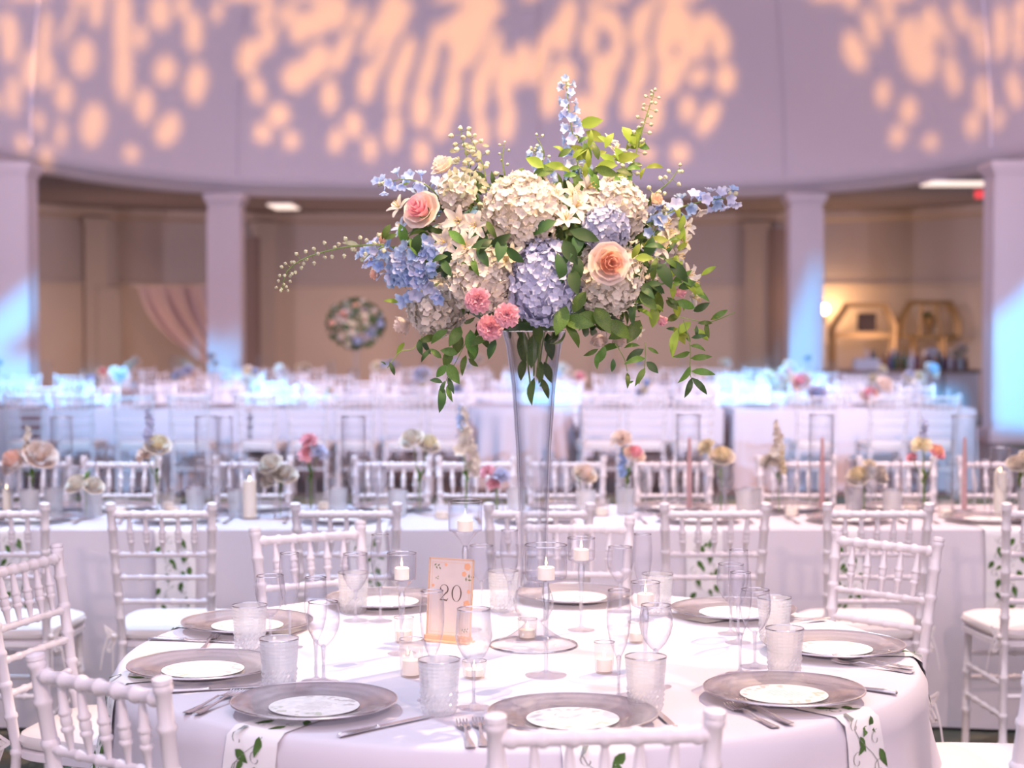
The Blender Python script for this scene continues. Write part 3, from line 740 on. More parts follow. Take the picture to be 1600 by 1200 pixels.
# candle holders on stems
def candle_holder(px, rim_y, foot_y, w_px, label, funnel):
    x, y = onz(px, foot_y, TZ)
    zr = onz_z = None
    a, b_, c = ray(px, rim_y); zr = EYE+c*(y/b_); h = zr-TZ
    r = w_px/2*y/FPX; ch = r*1.75; hb = h-ch
    t = thing('stemmed_candle_holder', label, 'candle holder', (x, y, ZT))
    b = MB(); 
    if funnel: b.lathe([(.004, hb-r*1.0), (r*.35, hb-r*.55), (r*.75, hb-r*.12), (r, hb), (r, h)], 32); zb = hb-r*.05; sf = hb-r*1.0
    else: b.lathe([(.005, hb-.006), (r*.6, hb), (r*.93, hb+.005), (r, hb+.014), (r, h)], 32); zb = hb+.004; sf = hb-.006
    ob('cup', b.mesh('cup', M['glass']), t)
    b = MB(); b.tube([(r*math.cos(2*PI*k/32), r*math.sin(2*PI*k/32), h) for k in range(33)], .0011, 5, caps=False); ob('rim', b.mesh('rim', M['rim']), t)
    b = MB(); b.lathe([(.0045, .006), (.004, .03), (.0055, sf*.6), (.009, sf-.012), (.006, sf+.002), (.0005, sf+.006)], 14); ob('stem', b.mesh('stem', M['stemglass']), t)
    b = MB(); b.lathe([(.0005, 0), (r*.98, 0), (r, .0015), (r*.9, .003), (r*.35, .005), (.005, .012)], 32); ob('foot', b.mesh('foot', M['footglass']), t)
    c = thing('candle', 'lit ivory candle in the '+label, 'candle', (x, y, ZT+zb+.001))
    rc = min(r*.60, .019) if not funnel else min(r*.5, .02); b = MB(); b.lathe([(.001, 0), (rc, 0), (rc, .026), (rc*.85, .028), (.001, .026)], 24); ob('wax', b.mesh('wax', M['wax']), c)
    b = MB(); b.tube([(0, 0, .026), (.0004, 0, .031)], .0006, 5); ob('wick', b.mesh('wick', M['dark']), c)
    b = MB(); b.lathe([(.0003, .029), (.0022, .033), (.0027, .036), (.0016, .042), (.0003, .049)], 10); ob('flame', b.mesh('flame', M['flame']), c)
candle_holder(628, 865, 1022, 46, 'stemmed glass candle holder left of the number card', True)
candle_holder(727, 783, 985, 53, 'tallest stemmed glass candle holder, behind the number card', True)
candle_holder(853, 852, 1056, 66, 'widest stemmed glass candle holder, in front of the tall vase', False)
candle_holder(908, 841, 985, 43, 'stemmed glass candle holder just right of the tall vase', False)
candle_holder(1008, 910, 1037, 46, 'short stemmed glass candle holder on the right by the flutes', False)
# votives
def votive(px, y0, y1, w_px, label, cut=False, lit=True):
    x, y = onz(px, y1-w_px*.08, TZ); r = w_px/2*y/FPX; h = (y1-y0)*y/FPX*.95
    t = thing('votive_candle_holder', label, 'votive', (x, y, ZT)); b = MB()
    b.lathe([(.0005, 0), (r*.82, 0), (r*.86, .004), (r*.92, h*.3), (r*.96, h*.65), (r, h)], 30, rf=(lambda j, i: 1+(.04 if (i//2+j) % 2 else 0)) if cut else None)
    ob('cup', b.mesh('cup', M['votive'], not cut), t)
    b = MB(); b.tube([(r*math.cos(2*PI*k/28), r*math.sin(2*PI*k/28), h) for k in range(29)], .0009, 5, caps=False); ob('rim', b.mesh('rim', M['rim']), t)
    c = thing('tealight', 'tealight inside the '+label, 'candle', (x, y, ZT+.0045)); b = MB(); b.lathe([(.001, 0), (r*.74, 0), (r*.76, h*.38), (.001, h*.38)], 20); ob('wax', b.mesh('wax', M['wax']), c)
    b = MB(); b.lathe([(.0003, h*.38), (.0028, h*.38+.004), (.0033, h*.38+.008), (.0003, h*.38+.020)], 10); ob('flame', b.mesh('flame', M['flame']), c)
votive(643, 998, 1060, 38, 'faceted blush votive left of the goblet', True)
votive(944, 1003, 1054, 32, 'clear votive between the tall candle stem and the right flute')
votive(631, 965, 1006, 31, 'clear votive behind the faceted blush one')
votive(741, 1034, 1062, 38, 'low faceted votive behind the crystal goblet', True)
votive(824, 968, 1001, 31, 'small votive behind the vase foot')
votive(994, 972, 1006, 26, 'small votive behind the right flute')

# table number card
cx_, cy_ = onz(700, 1003, TZ)
t = thing('table_number_card', 'blush table number card reading 20 in a gilt frame', 'sign', (cx_, cy_, ZT), math.radians(-24))
w_, h0_, h1_ = .121, .012, .202
T = Matrix.Rotation(math.radians(-6), 4, 'X')
b = MB(); b.box(-w_/2+.004, w_/2-.004, -.0010, .0010, h0_+.004, h1_-.004, T); ob('card', b.mesh('card', M['card'], False), t)
b = MB()
for (a, c, d, e) in [(-w_/2, -w_/2+.0035, h0_, h1_), (w_/2-.0035, w_/2, h0_, h1_), (-w_/2, w_/2, h0_, h0_+.0035), (-w_/2, w_/2, h1_-.0035, h1_)]: b.box(a, c, -.0022, .0022, d, e, T)
ob('gilt_frame', b.mesh('gilt_frame', M['gilt'], False), t)
b = MB()
for (a, c, d, e) in [(-w_/2+.0095, -w_/2+.0103, h0_+.01, h1_-.01), (w_/2-.0103, w_/2-.0095, h0_+.01, h1_-.01), (-w_/2+.01, w_/2-.01, h0_+.01, h0_+.0108), (-w_/2+.01, w_/2-.01, h1_-.0108, h1_-.01)]: b.box(a, c, -.0014, -.0009, d, e, T)
ob('printed_border', b.mesh('printed_border', M['gilt'], False), t)
b = MB(); b.box(-w_/2-.002, w_/2+.002, -.022, .022, 0, .004); b.box(-w_/2-.002, w_/2+.002, -.007, .007, .004, .014); ob('base', b.mesh('base', M['gilt'], False), t)
def stroke(b, pts, ws, y=-.0016):
    vs = []; fs = []
    for j, (x, z) in enumerate(pts):
        x0, z0 = pts[max(j-1, 0)]; x1, z1 = pts[min(j+1, len(pts)-1)]; l = math.hypot(x1-x0, z1-z0) or 1; nx, nz = -(z1-z0)/l, (x1-x0)/l
        vs += [(x+nx*ws[j]/2, y, z+nz*ws[j]/2), (x-nx*ws[j]/2, y, z-nz*ws[j]/2)]
    for j in range(len(pts)-1): fs.append((2*j, 2*j+1, 2*j+3, 2*j+2))
    b.add(vs, fs, T)
b = MB(); zc = .118; hh = .0195
pts = [(.018+.0118*math.cos(2*PI*k/40), zc+hh*math.sin(2*PI*k/40)) for k in range(41)]
stroke(b, pts, [.0008+.0026*abs(math.cos(2*PI*k/40))**1.5 for k in range(41)]); ob('numeral', b.mesh('numeral', M['ink'], False), t)
b = MB(); pts = []; ws = []
for k in range(19): a = math.radians(170-k*12.5); pts.append((-.016+.0105*math.cos(a), zc+.0085+.0108*math.sin(a))); ws.append(.0012+.0022*smooth1((k-6)/8))
for k in range(1, 9): f = k/8; pts.append((-.0088-.0175*f, zc+.0020-.0205*f)); ws.append(.0034-.0024*f)
stroke(b, pts, ws); stroke(b, [(-.0268, zc-.018), (-.018, zc-.0172), (-.008, zc-.0185), (-.0045, zc-.0135)], [.0016, .0036, .0036, .001])
b.ball((-.0255, -.0016, zc+.0090), .0018, 8, 5, (1, .2, 1), T); ob('numeral', b.mesh('numeral', M['ink'], False), t)
def sprig(b, x, z, a, n, s):
    for k in range(n):
        t_ = a+(-1)**k*.8; px_, pz_ = x+math.cos(a)*k*s*.5, z+math.sin(a)*k*s*.5
        dx, dz = math.cos(t_), math.sin(t_); b.add([(px_, -.0015, pz_), (px_+dx*s*.5-dz*s*.22, -.0015, pz_+dz*s*.5+dx*s*.22), (px_+dx*s, -.0015, pz_+dz*s), (px_+dx*s*.5+dz*s*.22, -.0015, pz_+dz*s*.5-dx*s*.22)], [(0, 1, 2, 3)], T)
b = MB(); sprig(b, -.046, .182, -.1, 4, .009); sprig(b, .042, .148, .8, 4, .011); sprig(b, .036, .028, .2, 5, .007); sprig(b, -.040, .150, .5, 3, .006); ob('printed_sprig', b.mesh('printed_sprig', M['print_green'], False), t)
b = MB()
for (x, z, r) in [(.044, .184, .009), (.036, .166, .0065), (.046, .094, .009), (-.014, .186, .004), (.050, .124, .005), (-.047, .134, .004)]:
    for k in range(5): a = k*2*PI/5; b.ball((x+.5*r*math.cos(a), -.0011, z+.5*r*math.sin(a)), r*.55, 8, 4, (1, .12, 1), T)
ob('printed_flower', b.mesh('printed_flower', M['print_peach']), t)

# cutlery: local +Y from the handle end to the tip, lying on z=0
def fork_mesh():
    b = MB(); L = .196
    def sec(y, w_, z, th=.0016): return [(-w_, y, z), (w_, y, z), (w_*.8, y, z+th), (-w_*.8, y, z+th)]
    rows_ = [(0, .0075, .0015), (.004, .0100, .001), (.03, .0085, .0012), (.07, .0040, .004), (.11, .0028, .008), (.128, .0035, .0095), (.138, .0085, .007), (.150, .0122, .0035)]
    vs = []; fs = []
    for (y, w_, z) in rows_: vs += sec(y, w_, z)
    for j in range(len(rows_)-1):
        for k in range(4): fs.append((4*j+k, 4*j+(k+1) % 4, 4*j+4+(k+1) % 4, 4*j+4+k))
    fs += [(3, 2, 1, 0), tuple(4*(len(rows_)-1)+k for k in range(4))]
    b.add(vs, fs)
    for i in range(4):
        x = (i-1.5)*.0066; vs = []; fs = []
        for (y, w_, z) in [(.149, .0026, .0035), (.165, .0019, .0025), (.185, .0016, .004), (L, .0008, .0075)]:
            vs += [(x-w_, y, z), (x+w_, y, z), (x+w_, y, z+.0015), (x-w_, y, z+.0015)]
        for j in range(3):
            for k in range(4): fs.append((4*j+k, 4*j+(k+1) % 4, 4*j+4+(k+1) % 4, 4*j+4+k))
        b.add(vs, fs)
    return b.mesh('fork', M['steel'], True)
def knife_meshes():
    b = MB(); prof_ = [(0, .006, .006), (.004, .0085, .0085), (.03, .0088, .0088), (.075, .0068, .007), (.092, .0062, .0065), (.095, .0082, .008), (.100, .006, .006)]
    vs = []; fs = []; n = 8
    for (y, w_, t_) in prof_:
        for k in range(n): a = 2*PI*k/n; vs.append((w_*math.cos(a), y, t_*.5+.5*t_*math.sin(a)))
    for j in range(len(prof_)-1):
        for k in range(n): fs.append((j*n+k, j*n+(k+1) % n, (j+1)*n+(k+1) % n, (j+1)*n+k))
    fs += [tuple(range(n-1, -1, -1)), tuple((len(prof_)-1)*n+k for k in range(n))]
    b.add(vs, fs); hnd = b.mesh('handle', M['steel'])
    b = MB(); pl = [(.098, -.005, .006), (.13, -.0055, .0075), (.18, -.0055, .0085), (.215, -.004, .008), (.232, .002, .0055), (.236, .005, .0055)]
    vs = []; fs = []
    for (y, x0, x1) in pl: vs += [(x0, y, .003), (x1, y, .003), (x1, y, .0042), (x0, y, .0048)]
    for j in range(len(pl)-1):
        for k in range(4): fs.append((4*j+k, 4*j+(k+1) % 4, 4*j+4+(k+1) % 4, 4*j+4+k))
    fs += [(3, 2, 1, 0), tuple(4*(len(pl)-1)+k for k in range(4))]
    b.add(vs, fs); return hnd, b.mesh('blade', M['steel'], False)
FORK = fork_mesh(); KH, KB = knife_meshes()
def lay(kind, p0, p1, label, dz=0, z=TZ):
    x0, y0 = onz(*p0, z); x1, y1 = onz(*p1, z); a = math.atan2(y1-y0, x1-x0)-PI/2
    if kind == 'fork': o = ob('fork', FORK, None, (x0, y0, z+.001+dz), (0, 0, a)); return tag(o, label, 'fork')
    o = thing('table_knife', label, 'knife', (x0, y0, z+.001+dz), a); ob('handle', KH, o); ob('blade', KB, o); return o
lay('fork', (290, 1116), (388, 1076), 'silver fork left of the near left plate, outer one')
lay('fork', (306, 1119), (414, 1073), 'silver fork left of the near left plate, crossing the outer one', .003)
lay('fork', (736, 1170), (716, 1117), 'silver fork with its tines up, left of the bottom centre chair')
lay('fork', (756, 1168), (742, 1110), 'silver fork beside the nearest plate, half behind the chair', .0)
lay('fork', (1213, 1139), (1104, 1089), 'silver fork at the near right plate, lower of two')
lay('fork', (1236, 1135), (1108, 1080), 'silver fork at the near right plate, upper of two', .003)
lay('fork', (1427, 1053), (1290, 1034), 'silver fork by the right edge plate, lower of two')
lay('fork', (1425, 1047), (1280, 1026), 'silver fork by the right edge plate, upper of two', .003)
lay('fork', (1296, 966), (1215, 974), 'silver fork at the back right plate, upper of two')
lay('fork', (1290, 970), (1200, 980), 'silver fork at the back right plate, lower of two', .003)
lay('knife', (529, 1153), (735, 1107), 'silver table knife in front of the near left plate')
lay('knife', (232, 1000), (400, 1006), 'silver table knife below the back left plate')
lay('knife', (255, 1084), (430, 1073), 'silver table knife in front of the left edge plate')
lay('knife', (1075, 1158), (1022, 1112), 'silver table knife right of the nearest plate')
lay('knife', (1401, 1086), (1300, 1072), 'silver table knife showing its handle right of the near right plate')
lay('knife', (1040, 952), (1090, 948), 'silver table knife left of the back right plate')
lay('fork', (312, 1020), (330, 1003), 'silver fork tips above the left edge plate')

# napkins: a strip from under the charger over the cloth's edge
def leaf_poly(b, cx, cy, a, L, w_, fn):
    pts = [(0, 0), (.25, .8), (.5, 1), (.8, .6), (1.15, 0), (.8, -.6), (.5, -1), (.25, -.8)]
    vs = [fn(cx+math.cos(a)*L*u-math.sin(a)*w_*.5*v, cy+math.sin(a)*L*u+math.cos(a)*w_*.5*v) for (u, v) in pts]
    b.add(vs, [(0, 1, 2, 3, 4, 5, 6, 7)])
def print_leaves(lf, parent):
    for f in lf.f: q = MB(); q.add([lf.v[i] for i in f], [tuple(range(len(f)))]); ob('leaf_print', q.mesh('leaf_print', M['leafprint'], False), parent)
def print_motifs(fn, hw, s0, s1, seed):
    """vine print in strip coordinates (across, along)"""
    rnd = random.Random(seed); lf = MB(); vn = MB()
    s = s0; side = 1
    while s < s1:
        u = side*rnd.uniform(.25, .8)*hw; a = rnd.uniform(-1.2, 1.2)+(0 if side > 0 else PI)
        k = .9 if abs(a) < 1.5 else 1
        leaf_poly(lf, u, s, rnd.uniform(.6, 2.4), rnd.uniform(.030, .042), rnd.uniform(.017, .023), fn)
        if rnd.random() < .6: leaf_poly(lf, u*.4, s+.018, rnd.uniform(.4, 2.6), .024, .013, fn)
        c = []; uu = -side*rnd.uniform(.2, .6)*hw
        for q in range(10): aa = q/9*5; rr_ = .004+.0016*q; c.append((uu+rr_*math.cos(aa), s+.012+rr_*math.sin(aa)))
        vs = []; 
        for (x, y) in c: vs += [fn(x-.0010, y), fn(x+.0011, y+.0006)]
        vn.add(vs, [(2*q, 2*q+1, 2*q+3, 2*q+2) for q in range(9)])
        s += rnd.uniform(.024, .036); side = -side
    pts = [(hw*.55*math.sin(q*.7+seed), s0+(s1-s0)*q/18) for q in range(19)]; vs = []
    for (x, y) in pts: vs += [fn(x-.0010, y), fn(x+.0010, y)]
    vn.add(vs, [(2*q, 2*q+1, 2*q+3, 2*q+2) for q in range(18)])
    return lf, vn
def napkin(i, off, hw, label, drop=.34, seed=1, r0=.60):
    a0 = PL[i][2]+off
    def base(u, s, lift=.0):                     # s: distance along from r0 outward then down
        flat = TR-.004-r0
        if s < flat: r = r0+s; z = TZ+.0026
        else: z = TZ-(s-flat); r = 0
        a = a0+u/max(TR, .1)
        if s >= flat:
            r = max(TR+.014, max(skirt_r(a+da, z)+.006 for da in (-.03, 0, .03)) if z < TZ-.03 else TR+.018+.0)
        x = r*math.cos(a); y = r*math.sin(a)
        if s >= flat-.0: return (x+math.cos(a)*lift, y+math.sin(a)*lift, z)
        return (x, y, z+lift)
    flat = TR-.004-r0; tot = flat+drop
    t = thing('napkin', label, 'napkin', (TC.x, TC.y, 0))
    ss = [0, flat*.4, flat*.8, flat-.001, flat+.012]+[flat+.012+(drop-.012)*k/8 for k in range(1, 9)]
    b = MB(); vs = []; nu = 6
    for s in ss:
        for k in range(nu+1): vs.append(base(-hw+2*hw*k/nu, s))
    fs = [(j*(nu+1)+k, (j+1)*(nu+1)+k, (j+1)*(nu+1)+k+1, j*(nu+1)+k+1) for j in range(len(ss)-1) for k in range(nu)]
    b.add(vs, fs); ob('linen', b.mesh('linen', M['napkin'], 'full'), t)
    lf, vn = print_motifs(lambda u, s: base(max(-hw, min(hw, u)), s, .0022), hw, flat+.004, tot-.01, seed)
    l2, v2 = print_motifs(lambda u, s: base(max(-hw, min(hw, u)), s, .0012), hw, max(0, flat-.10), flat-.03, seed+3)
    lf.add(l2.v, l2.f); vn.add(v2.v, v2.f)
    print_leaves(lf, t); ob('vine_print', vn.mesh('vine_print', M['vineprint'], False), t)
napkin(0, .02, .075, 'white napkin with green leaf print hanging behind the bottom centre chair', seed=11)
napkin(1, -.02, .06, 'white napkin with leaf print hanging at the near right plate', seed=4)
napkin(2, .0, .06, 'white napkin hanging over the right edge of the round table', drop=.10, seed=6)
napkin(3, .0, .06, 'white napkin under the back right charger plate', seed=7)
napkin(6, .0, .06, 'white napkin under the back left charger plate', seed=9)
napkin(7, .0, .06, 'white napkin with leaf print seen through the bottom left chair', seed=2)
napkin(8, .02, .062, 'white napkin with leaf print hanging at the near left plate', seed=21)

# ------------------------------------------------------------------ tall trumpet vase
vx, vy = .052, 3.985
t = thing('tall_glass_vase', 'tall clear trumpet vase with a flared foot holding the big arrangement', 'vase', (vx, vy, ZT))
def zof(py): a, b_, c = ray(835, py); return EYE+c*(vy/b_)-ZT
b = MB(); b.lathe([(.026, zof(968)), (.020, zof(973)), (.030, zof(980)), (.055, zof(992)), (.085, zof(1003)), (.103, .006), (.107, .001), (.104, .0)], 56); ob('foot', b.mesh('foot', M['footglass']), t)
b = MB(); b.lathe([(.020, zof(972)), (.036, zof(966)), (.0475, zof(950)), (.049, zof(938)), (.043, zof(924)), (.033, zof(916))], 40); ob('knop', b.mesh('knop', M['vglass']), t)
zt = zof(517); b = MB(); b.lathe([(.001, zof(915)), (.032, zof(915)), (.0335, zof(880)), (.036, zof(800)), (.042, zof(700)), (.053, zof(600)), (.066, zof(540)), (.076, zt)], 48); ob('body', b.mesh('body', M['vglass']), t)
b = MB(); b.lathe([(.029, zof(910)), (.031, zof(800)), (.037, zof(700)), (.048, zof(600)), (.061, zof(545)), (.073, zt)], 48); ob('inner_wall', b.mesh('inner_wall', M['vglass']), t)
b = MB(); b.tube([(.0755*math.cos(2*PI*k/48), .0755*math.sin(2*PI*k/48), zt) for k in range(49)], .002, 6, caps=False); ob('lip', b.mesh('lip', M['rim']), t)
b = MB(); b.tube([(.105*math.cos(2*PI*k/48), .105*math.sin(2*PI*k/48), .002) for k in range(49)], .002, 6, caps=False); ob('foot_edge', b.mesh('foot_edge', M['rim']), t)
b = MB(); b.lathe([(.001, zof(915)+.001), (.031, zof(915)+.001), (.032, zof(895)), (.001, zof(892))], 32); ob('solid_base', b.mesh('solid_base', M['stemglass']), t)
VTOP = ZT+zt

# ------------------------------------------------------------------ flowers
def orient(n, spin=0, tilt_up=(0, 0, 1)):
    q = Vector(n).normalized().to_track_quat('Z', 'Y'); return q.to_matrix().to_4x4() @ Matrix.Rotation(spin, 4, 'Z')
def petal_patch(b, T, L, W, cup=.3, curl=.2, nu=4, nv=4, tip=.0, ruffle=0, seed=0):
    """a petal growing along +Y from the origin, cupped upward (+Z)"""
    rnd = random.Random(seed); p1 = rnd.uniform(0, 6)
    def fn(u, v):
        x = (u*2-1); w_ = W*.5*(math.sin(PI*min(1, .10+.90*v)**.8)**.6 if v < .999 else tip)
        w_ = W*.5*max(tip, (math.sin(PI*(.12+.80*v)))**.7)
        y = L*v-(L*.10*x*x*v if not tip else 0); z = cup*L*(x*x*.45+v*v)-curl*L*v**3+ruffle*L*v*math.sin(x*5+p1)
        return (x*w_, y, z)
    b.grid(fn, nu, nv, T)
def floret_mb(L=.011, n=4, W=.012, cup=.15, curl=.1, seed=0, core=True):
    b = MB()
    for k in range(n):
        petal_patch(b, Matrix.Rotation(2*PI*k/n+.2, 4, 'Z') @ Matrix.Rotation(random.Random(seed+k).uniform(-.1, .35), 4, 'X'), L, W, cup, curl, 2, 2, .25)
    return b
random.seed(12)
FLO = [floret_mb(.0098, 4, .0112, .32, .12, s) for s in (1, 5, 9)]
def rose_petals(R, H):
    """list of petal builders for one rose, axis +Z"""
    out = []
    for ring, (n, r0, r1, h, z0, open_) in enumerate([(3, .08, .22, .95, .30, .0), (4, .16, .38, .92, .22, .05), (5, .26, .58, .84, .12, .12), (5, .36, .80, .72, .02, .22), (6, .42, 1.0, .52, -.08, .34)]):
        for k in range(n):
            a0 = 2*PI*k/n+ring*.55; span = 2*PI/n*.78
            def fn(u, v, a0=a0, span=span, r0=r0, r1=r1, h=h, z0=z0, op=open_):
                x = u*2-1; a = a0+x*span*(.55+.45*math.sin(PI*min(v*.8+.15, 1)))
                r = R*(r0+(r1-r0)*math.sin(v*PI/2)**.8+op*max(0, v-.75)*1.3); zz = H*(z0+h*v*(1-.10*x*x)-op*max(0, v-.75)*1.4)
                r += R*.03*math.sin(5*x+a0*3)*v
                return (r*math.cos(a), r*math.sin(a), zz)
            b = MB(); b.grid(fn, 6, 5); out.append((ring, b))
    return out
def carnation_mb(R, seed=0, n=34):
    rnd = random.Random(seed); b = MB()
    for k in range(n):
        f = k/n; el = (1-f)*1.45+.05; a = k*2.4
        T = Matrix.Rotation(a, 4, 'Z') @ Matrix.Rotation(el, 4, 'X')
        petal_patch(b, T, R*(.75+.25*f), R*.75, .10, .25, 4, 3, .75, .14, k+seed)
    return b
def lily_mb(L, seed=0):
    b = MB(); b.cur = 0
    for k in range(6):
        T = Matrix.Rotation(PI*k/3, 4, 'Z') @ Matrix.Rotation(.85-(.25 if k % 2 else 0), 4, 'X'); petal_patch(b, T, L, L*(.52 if k % 2 else .42), .10, .45, 3, 5, .08)
    b.cur = 1
    for k in range(5):
        a = 2*PI*k/5; p = Vector((.18*L*math.cos(a), .18*L*math.sin(a), .75*L)); b.tube([(0, 0, 0), p*.6, p], L*.018, 4); b.ball(p, L*.04, 5, 4)
    return b
def cup_floret_mb(L, seed=0):
    b = MB()
    for k in range(5): petal_patch(b, Matrix.Rotation(2*PI*k/5, 4, 'Z') @ Matrix.Rotation(.55, 4, 'X'), L, L*.85, .25, .25, 3, 3, .35)
    b.tube([(0, 0, 0), (0, L*.2, -L*.5), (0, L*.1, -L*1.0)], [L*.16, L*.10, L*.02], 5)
    return b
def leaf_mb(n=5, w_=.36, fold=.25, bend=.18, point=1.0):
    b = MB(); vs = []
    for j in range(n+1):
        v = j/n; ww = w_*.5*(math.sin(PI*v**.85)**.85) if 0 < j < n else .004
        z = bend*math.sin(PI*v*.8)-bend*.6*v*v
        vs += [(-ww, v, z+fold*ww), (0, v, z), (ww, v, z+fold*ww)]
    fs = []
    for j in range(n):
        for k in range(2): fs.append((3*j+k, 3*j+k+1, 3*j+4+k, 3*j+3+k))
    return b.add(vs, fs)
LEAFB = [leaf_mb(5, .40), leaf_mb(5, .30, .2, .3), leaf_mb(5, .50, .3, .1)]
LEAFM = {k: [b.mesh('leaf', M[k]) for b in LEAFB] for k in ('leaf', 'leaf_dark', 'leaf_lime', 'leaf_grey')}
BUDB = MB(); BUDB.lathe([(.02, 0), (.55, .25), (.8, .7), (.6, 1.25), (.15, 1.7), (.01, 1.8)], 8)
BUDM = BUDB.mesh('bud', M['bud'])

BC = Vector((.054, vy, ony(835, 395, vy).z)); AX = (.40, .25, .29)
bq = thing('flower_arrangement', 'large domed flower arrangement of hydrangeas, roses and trailing vines in the tall glass vase', 'flowers', tuple(BC))
def on_b(px, py, k=1.0):
    """point on the front of the arrangement's dome seen at this place, and the outward direction (both in world)"""
    c = ony(px, py, vy); u = (c.x-BC.x)/AX[0]; v = (c.z-BC.z)/AX[2]; q = max(0, 1-u*u-v*v)**.5
    Y = vy-AX[1]*q*k; p = ony(px, py, Y); n = Vector((u/AX[0]*.4, -q/AX[1]*.25-.15, v/AX[2]*.3)); 
    return p, n.normalized()
def L4(p, n, spin=0, s=1.0): return Matrix.Translation(p-BC) @ orient(n, spin) @ Matrix.Scale(s, 4)
def hydrangea(px, py, rpx, m, core, lbl, nind=36, back=None, squash=1.0, depth=1.0):
    if back is None: p, n = on_b(px, py, depth)
    else: p, n = back
    r = rpx*1.0/FPX*p.y; p = p-n*r*.55
    root = ob('hydrangea_head', None, bq, tuple(p-BC)); root['label'] = lbl
    b = MB(); b.ball((0, 0, 0), r*.90, 18, 12, (1, 1, squash)); ob('flower_heart', b.mesh('flower_heart', M[core]), root)
    N = max(90, int(4*PI*r*r/.00019)); rest = MB(); ind = 0; rnd = random.Random(int(px*7+py))
    for k in range(N):
        z = 1-2*(k+.5)/N; a = k*2.39996; s = math.sqrt(1-z*z); d = Vector((s*math.cos(a), s*math.sin(a), z))
        d2 = (d+Vector((rnd.uniform(-.6, .6), rnd.uniform(-.6, .6), rnd.uniform(-.6, .6)))).normalized()
        q = Vector((d.x, d.y, d.z*squash))*(r*rnd.uniform(.88, 1.06)); T = Matrix.Translation(q) @ orient(d2, rnd.uniform(0, 6)) @ Matrix.Scale(rnd.uniform(.8, 1.3), 4)
        if ind < nind and d.y < -.35 and k % 3 == 0:
            o = ob('floret', FLOM[m][k % 3], root, M4=T); ind += 1
        else: f = FLO[k % 3]; rest.add(f.v, f.f, T)
    o = ob('florets', rest.mesh('florets', M[m], True), root); o['kind'] = 'stuff'
FLOM = {m: [f.mesh('floret', M[m], True) for f in FLO] for m in ('petal_white', 'petal_lav')}
hydrangea(815, 318, 60, 'petal_white', 'petal_core', 'round cream hydrangea at the top centre')
hydrangea(744, 438, 54, 'petal_white', 'petal_core', 'cream hydrangea left of the lavender one')
hydrangea(852, 447, 58, 'petal_lav', 'lav_core', 'lavender hydrangea directly above the vase', squash=1.15)
hydrangea(972, 318, 50, 'petal_white', 'petal_core', 'cream hydrangea at the upper right')
hydrangea(955, 352, 34, 'petal_lav', 'lav_core', 'pale lavender hydrangea tucked under the upper right one', 20, depth=1.1)
hydrangea(965, 440, 54, 'petal_white', 'petal_core', 'cream hydrangea beneath the peach rose')
hydrangea(668, 492, 44, 'petal_white', 'petal_core', 'low white hydrangea at the lower left', depth=.8)
hydrangea(706, 290, 27, 'petal_white', 'petal_core', 'small cream bloom at the upper left', 20)
for (x, z, m, c, l) in [(-.20, .02, 'petal_white', 'petal_core', 'white hydrangea on the far side, left'), (.10, .10, 'petal_lav', 'lav_core', 'lavender hydrangea on the far side'), (.26, -.05, 'petal_white', 'petal_core', 'white hydrangea on the far side, right')]:
    d = Vector((x, .2, z)).normalized(); hydrangea(0, int(x*100), 50, m, c, l, 0, (BC+Vector((x, .17, z)), d))
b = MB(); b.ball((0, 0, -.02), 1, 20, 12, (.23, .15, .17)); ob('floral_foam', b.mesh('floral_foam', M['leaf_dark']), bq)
# dense inner foliage
rnd = random.Random(5); fol = MB()
for k in range(520):
    th = rnd.uniform(0, 2*PI); z = rnd.uniform(-.9, .85); s = math.sqrt(1-z*z); d = Vector((s*math.cos(th), s*math.sin(th), z))
    p = Vector((d.x*AX[0]*.80, d.y*AX[1]*.85, d.z*AX[2]*.74))*rnd.uniform(.72, 1.0); d2 = (d+Vector((rnd.uniform(-1, 1), rnd.uniform(-1, 1), rnd.uniform(-1, 1)))*.8).normalized()
    T = Matrix.Translation(p) @ orient(d, rnd.uniform(0, 6.3)) @ Matrix.Rotation(rnd.uniform(.2, 1.3), 4, 'X') @ Matrix.Scale(rnd.uniform(.03, .06), 4)
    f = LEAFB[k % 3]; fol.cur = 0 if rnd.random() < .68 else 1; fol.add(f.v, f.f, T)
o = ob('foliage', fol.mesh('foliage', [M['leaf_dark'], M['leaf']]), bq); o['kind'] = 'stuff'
def rose(px, py, rpx, m_in, m_out, lbl, depth=1.12, tilt=(0, 0, 0), rings=5):
    p, n = on_b(px, py, depth); n = (n+Vector(tilt)).normalized(); r = rpx/FPX*p.y
    root = ob('rose', None, bq, M4=L4(p-n*r*.5, n, px*.1)); root['label'] = lbl
    for ring, b in rose_petals(r, r*.95):
        if ring >= rings: continue
        ob('petal', b.mesh('petal', M[m_in if ring < 3 else m_out], 'full'), root)
    b = MB(); b.ball((0, 0, r*.1), r*.32, 10, 6); ob('flower_heart', b.mesh('flower_heart', M[m_in]), root)
rose(655, 325, 29, 'petal_pink', 'petal_blush', 'pink rose with blush outer petals at the left', 1.15, (0, -.5, .2))
rose(953, 411, 31, 'petal_peach', 'petal_blush', 'open peach rose right of centre', 1.3, (0, -.8, .1))
rose(690, 256, 20, 'petal_blush', 'petal_blush', 'pale rose at the top left', .9, (-.3, 0, .6))
rose(596, 374, 14, 'petal_peach', 'petal_peach', 'small coral rose at the left edge', 1.1, (-.3, 0, .3), 4)
rose(586, 428, 13, 'petal_peach', 'petal_blush', 'small coral rose under the blue flowers', 1.1, (-.5, 0, -.4), 4)
rose(1026, 311, 14, 'petal_peach', 'petal_yellow', 'small coral rose at the upper right', 1.1, (.3, 0, .6), 4)
